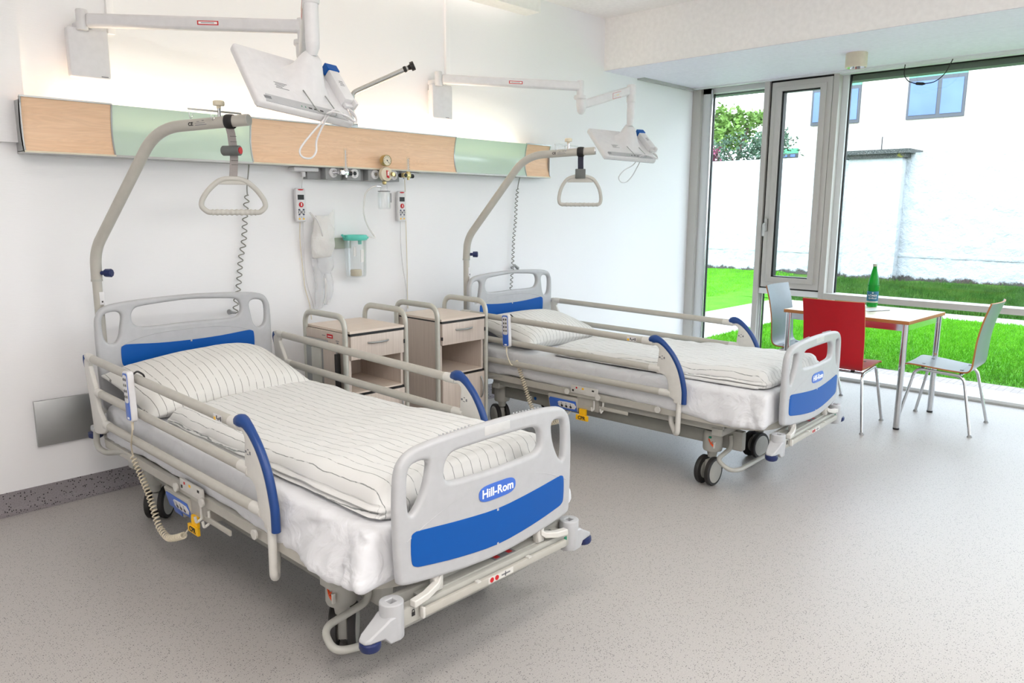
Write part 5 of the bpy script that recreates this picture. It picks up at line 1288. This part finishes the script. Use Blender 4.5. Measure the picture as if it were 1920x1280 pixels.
obj('casing', G().box((3.245, -.075, 1.728), (3.40, -.01, 1.748), .006), 'white', t); obj('plug', G().box((3.285, -.055, 1.70), (3.303, -.038, 1.728), .003), 'white', t)
cord([(2.511, -.047, 1.70), (2.512, -.02, 1.6), (2.515, -.016, 1.4), (2.512, -.016, 1.2), (2.520, -.016, 1.05), (2.56, -.018, .90), (2.572, -.018, .83)], .0028, 'white', CA1)
cord([(2.486, -.03, 1.42), (2.487, -.018, 1.30), (2.500, -.018, 1.1), (2.51, -.016, 1.0), (2.535, -.018, .90), (2.545, -.018, .80)], .0028, 'ivory', CS1)
cord([(3.294, -.047, 1.70), (3.318, -.02, 1.6), (3.322, -.016, 1.4), (3.325, -.016, 1.1), (3.322, -.016, .95), (3.324, -.016, .80)], .0028, 'ivory', CA2)
cord([(3.262, -.03, 1.415), (3.272, -.018, 1.25), (3.285, -.018, 1.10), (3.305, -.016, 1.0), (3.315, -.018, .9), (3.310, -.018, .78)], .0028, 'white', CS2)
# coiled cables from the bed head unit
def spiral(name, lab, straight, path, turns, r, extra=None, tail=None):
    t = thing(name, lab, 'cable', group='coiled bed cables')
    obj('lead', G().tube(spline(straight, 6), .0038, 8), 'chassis', t)
    obj('coil', G().tube(coil(path, r, turns, .003), .0036, 6), 'chassis', t)
    if tail: obj('plug', G().tube(tail[0], tail[1], 14), 'gasbox', t)
    return t
spiral('coiled_cable', 'coiled grey cable hanging behind the nearest bed headboard', [(2.165, -.04, 1.752), (2.163, -.03, 1.70), (2.150, -.03, 1.62), (2.150, -.03, 1.575)],
    [(2.150, -.03, 1.575), (2.135, -.03, 1.50), (2.125, -.03, 1.42), (2.110, -.03, 1.30), (2.085, -.03, 1.20), (2.065, -.03, 1.06), (2.04, -.035, .96), (2.03, -.04, .895)], 16, .014, tail=([(2.03, -.045, .895), (2.005, -.05, .90), (1.985, -.055, .905), (1.982, -.056, .905)], [.006, .008, .016, .015]))
spiral('coiled_cable', 'coiled grey cable hanging behind the window side bed headboard', [(4.455, -.04, 1.752), (4.447, -.03, 1.70), (4.440, -.03, 1.66)],
    [(4.440, -.03, 1.66), (4.425, -.03, 1.55), (4.415, -.03, 1.40), (4.395, -.03, 1.25), (4.385, -.03, 1.05), (4.375, -.03, .95), (4.365, -.03, .85)], 24, .010, tail=([(4.36, -.04, 1.035), (4.39, -.05, 1.055), (4.43, -.045, 1.03), (4.432, -.045, 1.03)], [.012, .010, .014, .013]))
o = obj('impact_plate', G().box((.968, -.018, .312), (1.62, 0, .545), .0015), 'steel'); tag(o, 'brushed steel wall protection plate low beside the nearest bed', 'wall plate')

# ------------------------------------------------------------------ bedside cabinets
def cabinet(x0, x1, kind, lab, y1=-.325):
    t = thing('bedside_cabinet', lab, 'bedside cabinet', group='bedside cabinets')
    y0 = -.758; Zt = .830; ft = .10
    for s, x in ((0, x0), (1, x1)):
        xc = x - .021 if s == 0 else x + .021
        P = fillet([(xc, y0 + .005, .06), (xc, y0 + .005, .912), (xc, y1 - .02, .912), (xc, y1 - .02, .06)], .08, 10)
        fr_ = obj('side_frame', G().tube(P, .018, 16, up=(1, 0, 0), flat=.72), 'cabarch', t)
        for yy in (y0 + .005, y1 - .02): obj('castor', G().lathe([(.0, .0), (.020, .002), (.022, .01), (.022, .075), (.018, .082), (.0, .082)], (xc, yy, 0)), 'black', fr_)
    g = G(); g.box((x0, y0 + .01, ft), (x0 + .016, y1, Zt - .022)); g.box((x1 - .016, y0 + .01, ft), (x1, y1, Zt - .022)); g.box((x0, y1 - .012, ft), (x1, y1, Zt - .022)); g.box((x0, y0 + .01, ft), (x1, y1, ft + .016)); obj('body', g, 'cabwood', t)
    tp = obj('top', G().box((x0, y0 - .010, Zt - .013), (x1, y1, Zt)), 'cabtop', t)
    obj('black_edge', G().box((x0 + .001, y0 - .012, Zt - .026), (x1 - .001, y1 + .002, Zt - .013)), 'black', tp)
    sh = obj('shelf', G().box((x0 + .016, y0 + .0, .469), (x1 - .016, y1 - .012, .480)), 'cabtop', t)
    obj('black_edge', G().box((x0 + .004, y0 - .006, .459), (x1 - .004, y0 + .02, .471)), 'black', sh)
    dr = obj('drawer', G().box((x0 + .006, y0 - .010, .668), (x1 - .004, y1 - .05, Zt - .028), .0015), 'cabwood', t)
    def hnd(a, b, parent, out):
        a, b = V(a), V(b); m_ = (a + b) / 2 + V(out); obj('handle', G().tube(spline([a, a.lerp(b, .18) + V(out) * .75, m_, a.lerp(b, .82) + V(out) * .75, b], 6), .0055, 10), 'steel', parent)
    xm = (x0 + x1) / 2
    hnd((xm - .070, y0 - .012, .757), (xm + .070, y0 - .012, .757), dr, (0, -.022, 0))
    for s, x in ((0, x0 + .003), (1, x1 - .003)):
        obj('stop', G().box((x - .004, y0 - .014, .723 if s else .70), (x + .004, y0 - .004, .746 if s else .720)), 'black', t)
    d2 = obj('door', G().box((x0 + .006, y0 - .010, ft + .02), (x1 - .004, y0 + .006, .457), .0015), 'cabwood', t)
    hnd((x1 - .038, y0 - .012, .425), (x1 - .038, y0 - .012, .286), d2, (0, -.022, 0))
    if kind:
        tr = obj('folded_tray', G().box((x0 - .030, y0 + .085, .30), (x0 - .018, y1 - .035, .712), .002), 'gasbox', t)
        obj('tray_wood', G().box((x0 - .034, y0 + .085, .30), (x0 - .0302, y0 + .212, .712)), 'cabwood', tr)
        obj('tray_rail', G().box((x0 - .040, y1 - .20, .24), (x0 - .030, y1 - .105, .712), .002), 'cabarch', tr)
        obj('tray_edge', G().box((x0 - .044, y0 + .062, .26), (x0 - .018, y0 + .083, .70), .002), 'dark', tr)
        obj('side_panel', G().box((x0 - .026, y0 + .02, .725), (x0 - .002, y1, .815), .001), 'cabwood', t)
        obj('tray_latch', G().box((x0 - .053, y1 - .268, .731), (x0 - .026, y1 - .058, .766), .005), 'gasbox', t)
        st = obj('label', G().box((x0 - .0272, y1 - .315, .780), (x0 - .026, y1 - .255, .803)), 'red', t); obj('label_print', G().box((x0 - .0276, y1 - .305, .788), (x0 - .0272, y1 - .265, .792)), 'wtext', st)
        g = G(); g.box((x0 - .0272, y1 - .240, .788), (x0 - .026, y1 - .205, .792)); g.box((x0 - .0272, y1 - .375, .770), (x0 - .026, y1 - .343, .774)); g.box((x0 - .0272, y1 - .37, .757), (x0 - .026, y1 - .352, .764)); obj('print', g, 'gtext', t)
    return t
cabinet(2.3265, 2.7035, 1, 'pale wood bedside cabinet with folded side tray, left of the pair')
cabinet(2.992, 3.361, 0, 'pale wood bedside cabinet standing right beside the window side bed')

# ------------------------------------------------------------------ table, chairs, bottle
t = thing('dining_table', 'small rectangular table with pale top and chrome legs by the window', 'table', (5.865, -2.262, 0), R(-2.5))
hw, hl = .365, .445
tp = obj('tabletop', G().box((-hw, -hl, .740), (hw, hl, .765), .001), 'tabletop', t)
bm = plate([(-hw - .001, -hl - .001), (hw + .001, -hl - .001), (hw + .001, hl + .001), (-hw - .001, hl + .001)], [[(-hw + .001, -hl + .001), (hw - .001, -hl + .001), (hw - .001, hl - .001), (-hw + .001, hl - .001)]], .0235, .0005, 1)
bm.transform(M4.Translation((0, 0, .7522))); obj('edge_band', bm, 'plyedge', tp)
for sx in (-1, 1):
    for sy in (-1, 1):
        l_ = obj('leg', G().cyl((sx * (hw - .028), sy * (hl - .028), .012), (sx * (hw - .028), sy * (hl - .028), .742), .0205, n=28), 'chrome', t)
        obj('foot_cap', G().cyl((sx * (hw - .028), sy * (hl - .028), 0), (sx * (hw - .028), sy * (hl - .028), .014), .0205, n=28), 'black', l_)
for s in (-1, 1):
    obj('apron', G().box((s * (hw - .035) - .008, -hl + .04, .690), (s * (hw - .035) + .008, hl - .04, .738)), 'chrome', t)
    obj('apron', G().box((-hw + .04, s * (hl - .035) - .008, .690), (hw - .04, s * (hl - .035) + .008, .738)), 'chrome', t)
def chair(name, lab, m, loc, rz, group):
    t = thing(name, lab, 'chair', loc, rz, group)
    pr_ = spline([(.235, .428), (.222, .440), (.19, .446), (.08, .440), (-.06, .428), (-.14, .426), (-.175, .440), (-.195, .475), (-.205, .54), (-.220, .66), (-.250, .79), (-.288, .905)], 6)
    n = 12; th = .0105
    bm = bmesh.new(); A = []; B = []
    L = len(pr_)
    for i, p in enumerate(pr_):
        d = (pr_[min(i + 1, L - 1)] - pr_[max(i - 1, 0)]).normalized(); nr = V((-d.y, d.x))
        f = i / (L - 1); wid = .205 - .012 * math.exp(-((f - .42) / .1) ** 2) * 2.2 - (.02 if f < .03 else 0)
        ra, rb = [], []
        for j in range(n + 1):
            u = -1 + 2 * j / n; cv = max(0, (f - .55) / .45) * .028 * u * u; dip = -.006 * (1 - u * u) * (1 if f < .4 else 0)
            y = p.x + cv; z = p.y + dip
            ra.append(bm.verts.new((u * wid, y, z))); rb.append(bm.verts.new((u * wid, y - nr.x * th * -1, z - nr.y * th * -1)))
        A.append(ra); B.append(rb)
    for i in range(L - 1):
        for j in range(n):
            bm.faces.new((A[i][j], A[i][j + 1], A[i + 1][j + 1], A[i + 1][j])); bm.faces.new((B[i][j + 1], B[i][j], B[i + 1][j], B[i + 1][j + 1]))
        for S, q in ((0, 0), (n, 1)):
            f_ = bm.faces.new((A[i][S], A[i + 1][S], B[i + 1][S], B[i][S])); f_.material_index = 1
    for i in (0, L - 1):
        for j in range(n):
            f_ = bm.faces.new((A[i][j], A[i][j + 1], B[i][j + 1], B[i][j])); f_.material_index = 1
    obj('seat_shell', bm, [m, 'plyedge'], t, smooth=50)
    for s in (-1, 1):
        P = fillet([(s * .245, -.232, .012), (s * .190, -.150, .395), (s * .190, .150, .412), (s * .235, .232, .012)], .05, 8)
        l_ = obj('leg', G().tube(P, .0105, 14), 'chrome', t)
        for q in ((s * .245, -.232), (s * .235, .232)): obj('foot', G().lathe([(.0, 0), (.016, 0), (.016, .004), (.010, .016), (.0, .016)], (q[0], q[1], 0)), 'gasbox', l_)
    for yy, zz in ((-.12, .398), (.12, .410)):
        obj('crossbar', G().cyl((-.19, yy, zz), (.19, yy, zz), .009, n=12), 'chrome', t)
        for s in (-1, 1): obj('seat_mount', G().box((s * .12 - .012, yy - .01, zz), (s * .12 + .012, yy + .01, zz + .030)), 'black', t)
    return t
chair('dining_chair', 'red moulded chair with chrome legs, its back to the bed', 'chairred', (5.435, -2.285, 0), R(-88), None)
chair('dining_chair', 'grey blue moulded chair at the right end of the table', 'chairgrey', (5.90, -2.845, 0), R(1), 'grey chairs')
chair('dining_chair', 'grey blue moulded chair at the far left end of the table', 'chairgrey', (5.985, -1.79, 0), R(181), 'grey chairs')
t = thing('water_bottle', 'green glass water bottle with blue label standing on the table', 'bottle', (6.150, -2.222, .765))
obj('bottle_body', G().lathe([(.0, .003), (.034, .0), (.0395, .006), (.0405, .02), (.0405, .155), (.040, .165), (.036, .20), (.027, .245), (.0175, .285), (.0145, .30), (.0145, .325), (.0, .325)], n=40), 'bottle', t)
obj('cap', G().lathe([(.0, .312), (.0155, .312), (.0158, .314), (.0155, .332), (.0, .334)], n=24), 'medrail', t)
obj('band', G().lathe([(.0408, .162), (.0412, .166), (.0408, .170)], cap=False), 'bottle', t)
m_ = plain('bottle_label', (18, 96, 128), .5, bmp=0); MT['blabel'] = m_
lb = obj('bottle_label', G().lathe([(.0409, .045), (.0411, .046), (.0411, .120), (.0409, .121)], cap=False, n=48), 'blabel', t)
obj('label_band', G().lathe([(.0410, .034), (.0411, .034), (.0411, .045)], cap=False, n=48), 'medrail', t)
va = math.atan2(-4.25 + 2.222, -6.15)
def wraptext(s, size, z, rr, bold=.0005):
    bm = text_bm(s, size, .0001, bold)
    for v in bm.verts:
        a_ = va + v.co.x / rr; v.co = V((rr * math.cos(a_), rr * math.sin(a_), z + v.co.y))
    return bm
obj('label_lettering', wraptext('RÖMER', .021, .088, .0414), 'wtext', lb); obj('label_lettering', wraptext('QUELLE', .018, .068, .0414), 'wtext', lb); obj('label_emblem', wraptext('✶', .02, .108, .0414), 'wtext', lb)
o = obj('leaflet', G().box((-.10, -.07, 0), (.10, .07, .003)), 'white'); o.location = (5.93, -2.30, .7655); o.rotation_euler = (0, 0, R(-24)); tag(o, 'flat white leaflet lying on the table beside the bottle', 'leaflet')
obj('dark_edge', G().box((-.101, -.071, .0005), (.101, -.0675, .0035)), 'black', o)
